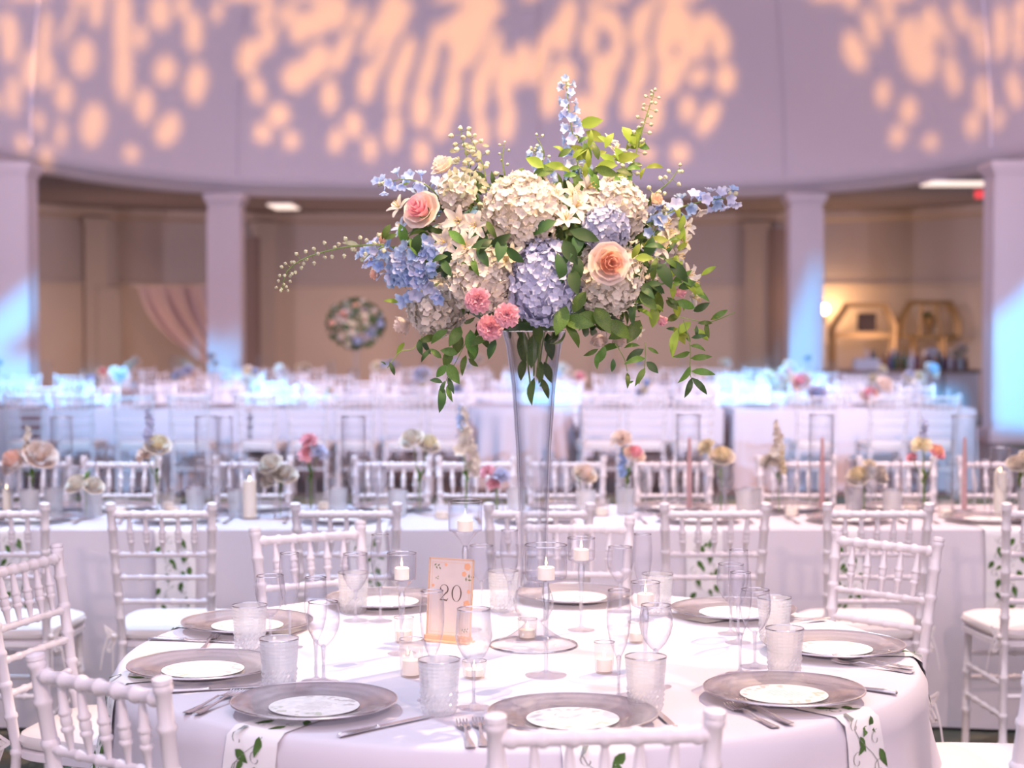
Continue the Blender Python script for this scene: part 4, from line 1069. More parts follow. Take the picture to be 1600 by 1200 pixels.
rose(1062, 457, 15, 'petal_pink', 'petal_blush', 'closed pink rosebud at the right', 1.1, (.3, 0, .5), 3)
rose(628, 508, 20, 'petal_blush', 'petal_blush', 'blush rose at the lower left edge', .9, (-.6, 0, -.2), 4)
rose(936, 532, 17, 'petal_blush', 'petal_blush', 'blush rose under the cream hydrangea, left', .9, (-.2, 0, -.6), 4)
rose(1034, 500, 14, 'petal_pink', 'petal_blush', 'faded pink rosebud at the lower right', 1.0, (.1, 0, -.4), 3)
rose(966, 534, 15, 'petal_blush', 'petal_blush', 'blush rose under the cream hydrangea, right', .9, (.2, 0, -.5), 4)
for (px, py, r, l) in [(744, 468, 20, 'pink carnation beside the left hydrangea'), (764, 512, 20, 'pink carnation lowest of the three'), (791, 492, 19, 'pink carnation nearest the vase')]:
    p, n = on_b(px, py, 1.45); n = (n+Vector((0, -.4, .5))).normalized(); R = r*1.1/FPX*p.y
    o = ob('carnation', carnation_mb(R, px).mesh('carnation', M['petal_pink'], 'full'), bq, M4=L4(p-n*R*.5, n)); o['label'] = l
LIL = {m: [lily_mb(1, 0).mesh('lily', [M[m], M['anther']], 'full')] for m in ('petal_white', 'petal_yellow', 'petal_pale')}
k = 0
for (px, py, s, m) in [(714, 345, 28, 'petal_white'), (690, 378, 26, 'petal_white'), (740, 352, 24, 'petal_white'), (728, 385, 28, 'petal_white'), (790, 405, 20, 'petal_yellow'), (800, 392, 18, 'petal_yellow'),
    (905, 318, 26, 'petal_white'), (925, 290, 26, 'petal_white'), (940, 325, 26, 'petal_white'), (885, 336, 24, 'petal_white'), (900, 300, 22, 'petal_yellow'), (870, 300, 20, 'petal_white'),
    (965, 228, 20, 'petal_white'), (975, 245, 18, 'petal_white'), (955, 215, 16, 'petal_yellow'),
    (1050, 362, 24, 'petal_yellow'), (1070, 375, 24, 'petal_yellow'), (1040, 385, 22, 'petal_white'), (1065, 400, 24, 'petal_white'), (1045, 348, 20, 'petal_white'), (1078, 352, 18, 'petal_white'),
    (1088, 440, 26, 'petal_white'), (1092, 466, 26, 'petal_white'), (1082, 428, 20, 'petal_white'), (618, 318, 22, 'petal_white'), (622, 352, 18, 'petal_pale'), (1000, 520, 14, 'petal_white')]:
    p, n = on_b(px, py, 1.05); rr_ = random.Random(px); n = (n+Vector((rr_.uniform(-.4, .4), -.3, rr_.uniform(-.3, .5)))).normalized(); S_ = s/FPX*p.y
    o = ob('lily_bloom', LIL[m][0], bq, M4=L4(p-n*S_*.6, n, px, S_)); k += 1
CUP = {m: cup_floret_mb(1).mesh('blue_floret', M[m], 'full') for m in ('petal_blue', 'petal_pale', 'petal_lav', 'petal_white', 'petal_yellow')}
rr_ = random.Random(8)
# the blue cluster at the left
for k in range(58):
    px = 640+rr_.gauss(0, 34); py = 420+rr_.gauss(0, 24)
    if not (572 < px < 712 and 372 < py < 472): px = rr_.uniform(600, 690); py = rr_.uniform(385, 460)
    p, n = on_b(px, py, 1.0); n = (n+Vector((rr_.uniform(-.6, .6), -.4, rr_.uniform(-.6, .6)))).normalized(); s = rr_.uniform(11, 17)/FPX*p.y
    ob('blue_floret', CUP[rr_.choice(['petal_blue', 'petal_blue', 'petal_lav', 'petal_pale'])], bq, M4=L4(p-n*s*.3, n, k, s))
def curve_pts(pp, n=24, dy=0):
    """smooth 3-D curve through image points (px, py, Y offset)"""
    P = []
    m = len(pp)
    for i in range(n+1):
        t = i/n*(m-1); k = min(int(t), m-2); f = t-k
        a, b_, c, d = pp[max(k-1, 0)], pp[k], pp[k+1], pp[min(k+2, m-1)]
        q = [.5*((2*b_[j])+(-a[j]+c[j])*f+(2*a[j]-5*b_[j]+4*c[j]-d[j])*f*f+(-a[j]+3*b_[j]-3*c[j]+d[j])*f**3) for j in range(3)]
        P.append(ony(q[0], q[1], vy+q[2]))
    return P
def spike(pp, nflo, s0, s1, ms, lbl, tips=4, spread=1.0, name='delphinium_spike', seed=0):
    rnd = random.Random(seed); P = curve_pts(pp); root = ob(name, None, bq); root['label'] = lbl
    b = MB(); b.tube([p-BC for p in P], [.0022-.0014*i/len(P) for i in range(len(P))], 6); ob('stem', b.mesh('stem', M['stem']), root)
    for k in range(nflo):
        f = (k+.5)/nflo; i = f*(len(P)-1); j = int(i); p = P[j].lerp(P[min(j+1, len(P)-1)], i-j); d = (P[min(j+1, len(P)-1)]-P[max(j-1, 0)]).normalized()
        a = k*2.4; o1 = d.orthogonal().normalized(); o2 = d.cross(o1); out = (o1*math.cos(a)+o2*math.sin(a)); s = (s0+(s1-s0)*f)/FPX*vy
        q = p+out*s*1.0*spread; n = (out+d*.3+Vector((0, -.25, -.15))).normalized()
        if ms == 'bud': 
            ob('bud', BUDM, root, M4=Matrix.Translation(q-BC) @ orient(n) @ Matrix.Scale(s*.42, 4)); bb = MB(); bb.tube([p-BC, q-BC], .0007, 4); ob('bud_stalk', bb.mesh('bud_stalk', M['stem']), root)
        else: ob('floret', CUP[rnd.choice(ms)], root, M4=Matrix.Translation(q-BC) @ orient(n, a) @ Matrix.Scale(s, 4))
    for k in range(tips if ms != 'bud' else 1):
        p = P[-1-k]; s = s1*.5/FPX*vy; ob('bud', BUDM, root, M4=Matrix.Translation(p-BC+Vector((rnd.uniform(-1, 1), 0, rnd.uniform(0, 1)))*s*.7) @ orient((rnd.uniform(-.5, .5), 0, 1)) @ Matrix.Scale(s*.8, 4))
spike([(905, 275, -.12), (898, 230, -.10), (890, 180, -.08), (884, 125, -.06)], 34, 13, 8, ['petal_blue', 'petal_pale', 'petal_pale', 'petal_lav'], 'tall pale blue delphinium spike standing up at the top', seed=1)
spike([(700, 330, -.12), (670, 292, -.14), (630, 280, -.14), (590, 292, -.14)], 20, 13, 9, ['petal_blue', 'petal_pale', 'petal_pale'], 'pale blue delphinium reaching out at the upper left', seed=2)
spike([(1020, 345, -.12), (1070, 322, -.12), (1115, 312, -.12), (1150, 308, -.12)], 26, 14, 10, ['petal_pale', 'petal_lav', 'petal_white', 'petal_lav', 'petal_blue'], 'lavender delphinium reaching out at the right', seed=3)
spike([(858, 290, .02), (845, 255, .02), (832, 235, .02)], 12, 11, 8, ['petal_pale', 'petal_blue'], 'short pale blue delphinium behind the leaves', seed=4)
spike([(1010, 400, -.1), (1022, 360, -.12), (1040, 330, -.12)], 10, 12, 9, ['petal_lav', 'petal_blue'], 'short lavender delphinium at the right', seed=14)
spike([(600, 385, -.14), (580, 395, -.14), (565, 410, -.14)], 10, 11, 8, ['petal_pale', 'petal_lav', 'petal_blue'], 'pale blue florets at the left edge', seed=5)
spike([(985, 270, -.02), (1000, 215, -.02), (1012, 175, -.02), (1022, 145, -.02)], 26, 11, 8, 'bud', 'green budded spike rising at the upper right', seed=6, name='bud_spray')
spike([(735, 330, -.1), (735, 280, -.12), (728, 240, -.12), (720, 205, -.12)], 24, 15, 12, 'bud', 'pale budded spray at the upper left', seed=7, name='bud_spray')
spike([(760, 300, -.1), (755, 260, -.1), (735, 215, -.1)], 16, 14, 10, 'bud', 'second pale budded spray at the upper left', seed=8, name='bud_spray')
spike([(600, 382, -.16), (540, 386, -.18), (480, 402, -.18), (448, 425, -.18), (441, 455, -.18)], 40, 11, 7, 'bud', 'long yellow-green budded branch drooping to the left', seed=9, name='bud_spray')
spike([(1020, 305, -.08), (1045, 285, -.08), (1062, 262, -.08)], 9, 12, 9, 'bud', 'small budded sprig at the right', seed=10, name='bud_spray')
spike([(790, 280, -.05), (785, 250, -.05), (788, 225, -.05)], 7, 8, 6, 'bud', 'thin white sprig above the cream hydrangea', seed=11, name='bud_spray')
spike([(842, 262, .0), (850, 240, .0), (838, 214, .0)], 6, 9, 7, 'bud', 'thin sprig left of the tall delphinium', seed=12, name='bud_spray')
def leaf(px, py, ang, Lpx, m='leaf', kind=0, root=None, Y=None, turn=None):
    """ang: direction in the picture, degrees, 0 = right, 90 = up"""
    if Y is None: p, n = on_b(px, py, 1.1)
    else: p = ony(px, py, vy+Y); n = Vector((0, -1, .2)).normalized()
    rnd = random.Random(int(px*13+py*7)); a = math.radians(ang); yd = rnd.uniform(-.35, .35) if turn is None else turn
    d = Vector((math.cos(a), yd, math.sin(a))).normalized(); s = Lpx/FPX*p.y
    nn = (Vector((rnd.uniform(-.4, .4), -1, rnd.uniform(-.1, .6)))); zc = (nn-d*nn.dot(d)).normalized(); xc = d.cross(zc)
    R = Matrix((xc, d, zc)).transposed().to_4x4()
    o = ob('leaf', LEAFM[m][kind], root or bq, M4=Matrix.Translation(p-BC) @ R @ Matrix.Scale(s, 4)); return o
for a in [(785, 372, -100, 40, 'leaf_dark', 2), (790, 385, -40, 40, 'leaf_dark', 0), (775, 380, 190, 40, 'leaf_dark', 0), (770, 372, -130, 34, 'leaf_dark', 1), (690, 405, -60, 34, 'leaf_dark', 0), (800, 505, 160, 40, 'leaf_dark', 0), (905, 400, -100, 48, 'leaf_dark', 0), (895, 420, -80, 44, 'leaf_dark', 2), (760, 345, -60, 36, 'leaf', 1), (905, 195, 10, 38, 'leaf_lime', 2), (915, 205, -30, 34, 'leaf_lime', 2), (972, 198, -60, 40, 'leaf_lime', 2), (960, 250, 10, 40, 'leaf_lime', 0), (945, 232, 60, 30, 'leaf_lime', 0), (935, 250, 110, 30, 'leaf', 0),
          (870, 262, 200, 42, 'leaf', 2), (850, 262, 150, 34, 'leaf_lime', 2), (1008, 262, 0, 30, 'leaf_lime', 1), (1008, 262, -110, 20, 'leaf_lime', 1), (930, 262, -20, 40, 'leaf', 0), (925, 270, -70, 34, 'leaf', 0), (895, 270, -60, 34, 'leaf', 0),
          (955, 275, -40, 30, 'leaf', 0), (985, 268, -100, 30, 'leaf', 1), (900, 250, 40, 34, 'leaf_lime', 0), (985, 232, 20, 26, 'leaf_lime', 0), (918, 232, 80, 30, 'leaf_lime', 1), (872, 245, 30, 26, 'leaf', 0),
          (1052, 318, -75, 32, 'leaf_lime', 1), (1060, 360, 70, 28, 'leaf_lime', 0), (1045, 375, 190, 40, 'leaf_lime', 0), (1065, 350, -80, 30, 'leaf_lime', 1), (1020, 370, 250, 38, 'leaf_dark', 2), (1025, 410, -60, 48, 'leaf_dark', 2), (1045, 405, -50, 48, 'leaf_dark', 0),
          (870, 345, -150, 48, 'leaf_dark', 0), (890, 360, -20, 50, 'leaf_dark', 0), (905, 362, -100, 40, 'leaf_dark', 2), (880, 375, -60, 45, 'leaf_dark', 2), (870, 395, -80, 50, 'leaf_dark', 0), (900, 380, -120, 44, 'leaf_dark', 1),
          (610, 350, -120, 28, 'leaf', 0), (625, 350, -80, 34, 'leaf', 2), (640, 372, -60, 38, 'leaf', 2), (655, 365, -100, 36, 'leaf_dark', 2), (700, 360, -40, 36, 'leaf', 0), (745, 385, -60, 38, 'leaf_dark', 0), (720, 410, -30, 30, 'leaf', 0), (738, 402, -70, 34, 'leaf', 1),
          (765, 385, 30, 40, 'leaf_dark', 0), (700, 400, 200, 28, 'leaf_dark', 0), (620, 366, 200, 22, 'leaf', 0), (622, 472, 175, 24, 'leaf_lime', 1), (885, 478, -110, 50, 'leaf', 2), (905, 490, -20, 40, 'leaf', 2), (880, 500, -10, 50, 'leaf', 2), (882, 505, -60, 46, 'leaf', 1),
          (930, 480, -60, 50, 'leaf', 2), (950, 500, -40, 46, 'leaf', 2), (915, 455, 240, 40, 'leaf', 2), (1000, 500, -120, 44, 'leaf', 2), (1000, 455, -50, 40, 'leaf', 2), (1010, 470, 60, 38, 'leaf_dark', 2), (1030, 490, 100, 46, 'leaf', 2), (985, 510, -150, 40, 'leaf', 2),
          (970, 540, -160, 40, 'leaf', 1), (945, 540, -110, 30, 'leaf', 0), (1050, 440, 30, 36, 'leaf', 1), (1055, 470, -20, 36, 'leaf', 0), (1095, 430, 30, 28, 'leaf_lime', 1), (1020, 440, 80, 40, 'leaf', 1), (990, 470, -90, 40, 'leaf_dark', 1),
          (720, 510, -120, 38, 'leaf', 2), (735, 515, -80, 44, 'leaf', 2), (700, 515, -140, 36, 'leaf', 0), (660, 530, -60, 28, 'leaf_dark', 1), (680, 525, -160, 30, 'leaf', 0), (765, 525, -150, 36, 'leaf', 0), (775, 530, -110, 34, 'leaf_dark', 0), (632, 535, 240, 26, 'leaf_lime', 1),
          (560, 382, 175, 26, 'leaf_grey', 1), (620, 290, 20, 24, 'leaf', 1), (805, 512, -60, 40, 'leaf', 1), (815, 520, -85, 50, 'leaf', 0), (835, 520, -95, 56, 'leaf', 0), (855, 520, -80, 44, 'leaf_dark', 0), (842, 560, -90, 40, 'leaf', 1), (820, 560, -100, 36, 'leaf', 0), (850, 565, -70, 36, 'leaf', 0), (835, 590, -95, 44, 'leaf', 1), (845, 590, -70, 36, 'leaf', 1)]:
    px, py, ang, L_, m, kd = a; leaf(px, py, ang, L_, m, kd, None, (-.0 if (py > 508 and 800 < px < 870) else None), 0 if (py > 508 and 800 < px < 870) else None)
for k in range(34):                              # grey-green rounded sprig at the upper left
    px = 715+rr_.uniform(-28, 45); py = 255+rr_.uniform(-28, 55); leaf(px, py, rr_.uniform(0, 360), rr_.uniform(11, 17), 'leaf_grey', 2)
for k in range(46):                              # small foliage between the right-hand blooms
    px = 1035+rr_.uniform(-45, 50); py = 430+rr_.uniform(-70, 90); leaf(px, py, rr_.uniform(-150, 30), rr_.uniform(20, 36), rr_.choice(['leaf', 'leaf_dark', 'leaf_lime']), rr_.randrange(3))
for k in range(30):
    px = 925+rr_.uniform(-50, 70); py = 245+rr_.uniform(-25, 40); leaf(px, py, rr_.uniform(-30, 210), rr_.uniform(18, 34), rr_.choice(['leaf', 'leaf_lime', 'leaf_lime']), rr_.randrange(3))
def vine(pp, leaves, lbl, m='leaf'):
    P = curve_pts(pp, 20); root = ob('vine', None, bq); root['label'] = lbl
    b = MB(); b.tube([p-BC for p in P], .0011, 5); ob('stem', b.mesh('stem', M['stem']), root)
    for (px, py, ang, L_, kd) in leaves: leaf(px, py, ang, L_, m if (px+py) % 3 else 'leaf_dark', kd, root, pp[0][2], (px % 7-3)*.08)
vine([(1068, 500, -.16), (1078, 540, -.16), (1078, 580, -.16), (1080, 590, -.16)], [(1078, 540, -20, 26, 1), (1079, 560, 5, 34, 1), (1078, 550, 195, 30, 1), (1080, 580, -8, 38, 1), (1079, 572, 232, 34, 1), (1081, 590, -48, 36, 1), (1081, 590, 250, 34, 1), (1080, 528, 10, 26, 1), (1104, 502, -80, 28, 1), (1088, 508, -90, 20, 1), (1110, 500, 30, 32, 1), (1090, 505, 0, 24, 1)], 'long vine trailing furthest down at the right')
vine([(1060, 495, -.16), (1100, 503, -.16), (1120, 500, -.16), (1148, 488, -.16)], [(1110, 500, 32, 30, 1)], 'thin curling tendril at the far right', 'leaf_lime')
vine([(1008, 535, -.16), (1008, 560, -.16), (1006, 580, -.16), (998, 600, -.16)], [(1006, 545, 215, 34, 0), (1008, 560, 195, 36, 1), (1010, 565, -45, 26, 2), (1008, 575, 240, 34, 1), (990, 595, 200, 12, 1), (1012, 543, -30, 20, 1), (1000, 540, 190, 26, 1)], 'vine trailing under the right hydrangea')
vine([(960, 535, -.16), (975, 560, -.16), (980, 580, -.16)], [(980, 582, -90, 26, 1), (935, 545, 205, 26, 1), (936, 548, -95, 30, 1), (958, 560, -95, 22, 0)], 'short vine under the blush roses')
vine([(1062, 505, -.16), (1058, 530, -.16)], [(1058, 515, -100, 46, 1)], 'single yellowing leaf at the right', 'leaf_lime')
vine([(735, 520, -.16), (715, 560, -.16), (695, 600, -.16), (688, 640, -.16)], [(718, 520, -100, 36, 2), (738, 530, -90, 36, 2), (705, 545, -110, 32, 2), (715, 552, 170, 28, 2), (700, 568, -60, 38, 2), (698, 570, 230, 26, 2), (728, 555, -100, 34, 1), (732, 560, -40, 20, 0), (700, 590, -70, 28, 1), (692, 598, 170, 22, 0), (695, 595, -100, 26, 1), (690, 600, -95, 46, 1), (700, 600, -75, 30, 1), (750, 520, -60, 30, 0), (690, 560, 140, 24, 0)], 'vine trailing furthest down at the left')
vine([(660, 525, -.14), (645, 545, -.14), (625, 550, -.14), (605, 575, -.14)], [(608, 565, -70, 24, 1), (603, 570, 150, 10, 1), (676, 545, 230, 28, 1), (655, 530, -80, 26, 0)], 'wispy tendril at the lower left')
b = MB(); rnd = random.Random(2)
for k in range(7):
    a = rnd.uniform(0, 6.28); q = Vector((.035*math.cos(a)*rnd.random(), .035*math.sin(a)*rnd.random(), 0)); base = Vector((vx-BC.x+q.x*.5, vy-BC.y+q.y*.5, ony(835, 610-rnd.uniform(0, 70), vy).z-BC.z)); top = Vector((vx-BC.x+q.x*1.6, vy-BC.y+q.y*1.6, VTOP-BC.z+.02)); b.tube([base, top], .0022, 5)
o = ob('flower_stems', b.mesh('flower_stems', M['stem']), bq); o['kind'] = 'stuff'

# ------------------------------------------------------------------ long tables behind
def long_table(x0, x1, y0, y1, label, drop=.765, base=True, n=1, grp=None):
    """cloth with a soft edge, hanging folds all round; origin at the floor centre"""
    cx, cy = (x0+x1)/2, (y0+y1)/2; a, c = (x1-x0)/2, (y1-y0)/2
    t = thing('banquet_table', 'table under the '+label, 'table', (cx, cy, 0), 0, grp); b = MB(); b.box(-a+.02, a-.02, -c+.02, c-.02, .72, .755); ob('tabletop', b.mesh('tabletop', M['brown'], False), t)
    for sx in (-1, 1):
        for sy in (-1, 1): b = MB(); b.tube([(sx*(a-.15), sy*(c-.12), 0), (sx*(a-.15), sy*(c-.12), .72)], .015, 6); ob('leg', b.mesh('leg', M['steel']), t)
    P = []; stepl = .05 if a < 1.5 else .06
    for (p, q) in [((-a, -c), (a, -c)), ((a, -c), (a, c)), ((a, c), (-a, c)), ((-a, c), (-a, -c))]:
        L = math.hypot(q[0]-p[0], q[1]-p[1]); m = max(2, int(L/stepl))
        nx, ny = (q[1]-p[1])/L, -(q[0]-p[0])/L
        for k in range(m): P.append((p[0]+(q[0]-p[0])*k/m, p[1]+(q[1]-p[1])*k/m, nx, ny))
    zz_ = [TZ, TZ-.004, TZ-.02, TZ-.08, TZ-.2, TZ-.4, TZ-.6, .012]; zz_ = [z for z in zz_ if z >= TZ-drop-.001]
    if zz_[-1] > TZ-drop+.03: zz_.append(TZ-drop)
    off = lambda i, z: .0 if z >= TZ else .004+(TZ-z)*.03+(.018+.012*math.sin(i*.13))*math.sin(i*.75+math.sin(i*.21)*1.5)*smooth1((TZ-z)/.5)
    vs = [(0, 0, TZ)]; m = len(P)
    for z in zz_:
        for i, (x, y, nx, ny) in enumerate(P): o_ = off(i, z); vs.append((x+nx*o_, y+ny*o_, z))
    fs = [(0, 1+i, 1+(i+1) % m) for i in range(m)]
    for j in range(len(zz_)-1):
        for i in range(m): i2 = (i+1) % m; fs.append((1+j*m+i, 1+(j+1)*m+i, 1+(j+1)*m+i2, 1+j*m+i2))
    b = MB(); b.add(vs, fs); o = ob('tablecloth', b.mesh('tablecloth', M['cloth'], True), None, (cx, cy, 0)); return tag(o, label, 'tablecloth', grp)
A0, A1, B0, B1 = 6.28, 7.14, 6.45, 7.0
long_table(-4.2, 4.2, A0, A1, 'white cloth on the long table just behind the round table')
def hang_nap(px0, px1, y0, label, seed, z1=.46):
    """napkin hanging on the near side of the long second table"""
    X0, X1 = (px0-800)/FPX*y0, (px1-800)/FPX*y0; hw = (X1-X0)/2; cx = (X0+X1)/2; t = thing('napkin', label, 'napkin', (cx, A0, TZ)); drop = TZ-z1
    def base(u, s, lift=0):
        if s < .2: return (u, .2-s, .003+lift)
        d = s-.2; return (u+.006*math.sin(d*9), -.030-.03*d-.012*math.sin(u*30)*d-lift, .0-d)
    b = MB(); vs = []; ss = [0, .1, .19, .2, .22]+[.22+(drop-.02)*k/6 for k in range(1, 7)]
    for s in ss:
        for k in range(7): vs.append(base(-hw+2*hw*k/6, s))
    b.add(vs, [(j*7+k, (j+1)*7+k, (j+1)*7+k+1, j*7+k+1) for j in range(len(ss)-1) for k in range(6)]); ob('linen', b.mesh('linen', M['napkin'], 'full'), t)
    lf, vn = print_motifs(lambda u, s: base(max(-hw, min(hw, u)), s, .003), hw, .23, .2+drop-.02, seed)
    print_leaves(lf, t); ob('vine_print', vn.mesh('vine_print', M['vineprint'], False), t)
for (a, c, l, sd) in [(0, 45, 'napkin with leaf print behind the first chair of the long table', 31), (242, 304, 'napkin with leaf print behind the second chair of the long table', 32), (545, 602, 'napkin with leaf print behind the third chair of the long table', 33),
                      (1070, 1128, 'napkin with leaf print behind the chair right of the vase', 34), (1304, 1345, 'napkin with leaf print behind the pair of overlapping chairs', 35), (1538, 1602, 'napkin with leaf print hanging at the right edge of the long table', 36)]:
    hang_nap(a, c, A0, l, sd)
for i, (px, w_) in enumerate([(-12, 0), (250, 0), (540, 0), (843, 0), (1116, 0), (1374, 0), (1652, 0)]):
    y = 5.62; x = (px-800)/FPX*y; chair(x, y+.265, [.0, .0, .0, .0, .02, .0, .02][i], 'white chair backing the camera at the second table, %s from the left' % ordl(i))
for i, px in enumerate([-95, 48, 188, 395, 612, 744, 885, 1052, 1245, 1402, 1560]):
    y = 7.64; x = (px-800)/FPX*y; chair(x, 7.375, PI, 'white chair beyond the second table, facing us, %s from the left' % ordl(i))

# settings on the second table: plates with cards, glasses, cutlery
def tx(px, y): return (px-800)/FPX*y
set_px = [-60, 42, 275, 532, 835, 1092, 1328, 1545, 1640]
for i, px in enumerate(set_px):
    for row, (y, w_) in enumerate([(6.52, 'near'), (6.94, 'far')]):
        x = tx(px+(12 if row else 0), y)
        if row: x = tx([-60, 60, 178, 395, 612, 885, 1052, 1245, 1402][i], y)
        d = '%s side of the second table, %s from left' % (w_, ordl(i))
        t = thing('charger_plate', 'silver-rimmed glass charger plate on the '+d, 'plate', (x, y, ZT+.0015)); ob('plate', CHG, t); ob('rim', CHGR, t)
        t = thing('menu_card', 'round white menu card on the '+d, 'menu card', (x, y, ZT+.0082), PI if row else 0); ob('card', MENU, t)
        s = 1 if not row else -1
        put('pressed_tumbler', TUMB, x+s*.21, y+s*.17, ZT, 'pressed glass tumbler on the '+d, 'tumbler')
        put('wine_glass', CUT, x+s*.13, y+s*.20, ZT, 'cut stemmed wine glass on the '+d, 'glass')
        put('champagne_flute', FLUTE, x+s*.05, y+s*.21, ZT, 'tall clear champagne flute on the '+d, 'glass')
        if row == 0:
            o = ob('fork', FORK, None, (x-.21, y-.09, ZT+.001), (0, 0, .1)); tag(o, 'silver fork on the '+d, 'fork')
            o = thing('table_knife', 'silver knife on the '+d, 'knife', (x+.20, y-.10, ZT+.001)); ob('handle', KH, o); ob('blade', KB, o)

ROSEJ = {}
def rosej(m_in, m_out):
    k = (m_in, m_out)
    if k not in ROSEJ:
        b = MB()
        for ring, q in rose_petals(1, .95): b.cur = 0 if ring < 3 else 1; b.add(q.v, q.f)
        b.cur = 0; b.ball((0, 0, .1), .32, 8, 5); ROSEJ[k] = b.mesh('rose', [M[m_in], M[m_out]], 'full')
    return ROSEJ[k]
CARN = {m: carnation_mb(1, 3, 26).mesh('carnation', M[m], 'full') for m in ('petal_white', 'petal_pink', 'petal_yellow', 'petal_peach', 'petal_blush', 'petal_lav')}
BV = MB(); BV.lathe([(.0005, 0), (.026, 0), (.030, .006), (.031, .03), (.027, .055), (.014, .085), (.0105, .11), (.0115, .135), (.014, .142)], 24); BVM = BV.mesh('bottle', M['vglass'])
BT = MB(); BT.lathe([(.0005, 0), (.020, 0), (.021, .004), (.021, .10), (.022, .14)], 20); BTM = BT.mesh('bottle', M['vglass'])
def posy(px, base_y, flowers, label, tall=False, lv=True):
    """bud vase standing at depth base_y with flowers given as (px, py, r_px, kind)"""
    x = tx(px, base_y); t = thing('bud_vase', 'small clear glass bud vase under the '+label, 'vase', (x, base_y, ZT)); ob('bottle', BTM if tall else BVM, t)
    r = thing('posy', label, 'flowers', (x, base_y, ZT+.012))
    for (fx, fy, fr, kind) in flowers:
        p = ony(fx, fy, base_y-.01)-Vector((x, base_y, ZT+.012)); R = fr*1.2/FPX*base_y; up = Vector(((fx-px)*.03, -.6, .8)).normalized()
        neck = Vector((0, 0, .12)); b = MB(); b.tube([(.004*math.sin(fx), 0, 0), neck+Vector((math.sin(fx)*.004, math.cos(fx)*.004, 0)), p*.6+neck*.4, p], .0018, 5); ob('stem', b.mesh('stem', M['stem']), r)
        T = Matrix.Translation(p) @ orient(up, fx) @ Matrix.Scale(R, 4)
        if kind[0] == 'r': ob('rose', rosej('petal_'+kind[1], 'petal_'+kind[2]), r, M4=T)
        elif kind[0] == 'c': ob('carnation', CARN['petal_'+kind[1]], r, M4=T)
        elif kind[0] == 's':                     # spike of small florets
            rnd = random.Random(int(fx))
            for k in range(14):
                f = k/13; s = R*(.50-.28*f); q = p+Vector((rnd.uniform(-1, 1)*R*.30*(1-f*.5), rnd.uniform(-1, 1)*R*.3, (f-.5)*R*2.3)); ob('floret', CUP['petal_'+kind[1]], r, M4=Matrix.Translation(q) @ orient((rnd.uniform(-1, 1), -1, rnd.uniform(-.3, .6)), k) @ Matrix.Scale(s, 4))
    if lv:
        for k in range(4): ob('leaf', LEAFM['leaf'][k % 3], r, M4=Matrix.Translation((0, 0, .10+.015*k)) @ Matrix.Rotation(k*1.9+px, 4, 'Z') @ Matrix.Rotation(.9, 4, 'X') @ Matrix.Scale(.045, 4))
W3 = ('r', 'white', 'white')
posy(48, 6.75, [(28, 726, 20, ('r', 'peach', 'blush')), (62, 716, 22, ('r', 'blush', 'blush')), (44, 692, 18, ('s', 'white'))], 'peach ranunculus and white florets at far left')
posy(132, 6.62, [(122, 760, 15, W3), (145, 762, 14, W3)], 'low white roses left of the second chair')
posy(243, 6.80, [(247, 700, 17, ('r', 'yellow', 'white')), (228, 712, 14, ('c', 'blush')), (234, 668, 20, ('s', 'lav'))], 'cream rose and blue larkspur above the second chair')
posy(438, 6.65, [(425, 729, 16, W3), (445, 745, 16, W3), (425, 752, 14, W3)], 'three white roses in a small bottle')
posy(485, 6.85, [(483, 690, 13, ('c', 'pink')), (480, 712, 14, ('c', 'pink')), (497, 708, 14, ('c', 'lav'))], 'pink and lilac carnations', True)
posy(655, 6.80, [(645, 690, 16, W3), (668, 697, 15, ('r', 'yellow', 'white'))], 'pair of white lisianthus in a straight bottle', True)
posy(728, 6.85, [(725, 672, 24, ('s', 'white')), (738, 712, 18, ('s', 'white')), (720, 650, 12, ('s', 'pale'))], 'tall white snapdragon stem left of the trumpet vase', True)
posy(776, 6.68, [(762, 738, 11, ('c', 'pink')), (782, 745, 14, ('c', 'lav')), (772, 757, 11, ('c', 'pink'))], 'low pink carnations beside the vase')
posy(980, 6.80, [(971, 688, 16, ('c', 'blush')), (990, 713, 14, ('r', 'pink', 'blush')), (972, 722, 14, ('s', 'blue'))], 'pink rose with blue larkspur', True)
posy(1128, 6.78, [(1128, 717, 16, ('r', 'yellow', 'white')), (1105, 700, 14, ('c', 'yellow'))], 'cream rose right of the tall vase')
posy(1218, 6.78, [(1213, 690, 22, ('s', 'white')), (1222, 715, 14, ('s', 'yellow')), (1200, 722, 12, ('c', 'white'))], 'dried white sprigs in a bottle')
posy(1352, 6.75, [(1342, 748, 16, ('r', 'yellow', 'white')), (1368, 745, 15, W3), (1358, 728, 9, W3)], 'butter and white roses')
posy(1446, 6.72, [(1440, 697, 15, ('c', 'yellow')), (1461, 709, 12, ('r', 'peach', 'pink')), (1444, 672, 12, ('s', 'lav')), (1425, 716, 7, ('r', 'pink', 'pink'))], 'cream ball flower with a coral rose', True)
posy(1596, 6.72, [(1590, 728, 14, W3), (1606, 720, 14, W3)], 'white roses at the right edge')
posy(905, 6.9, [(912, 745, 16, ('r', 'blush', 'white'))], 'single blush rose behind the vase')
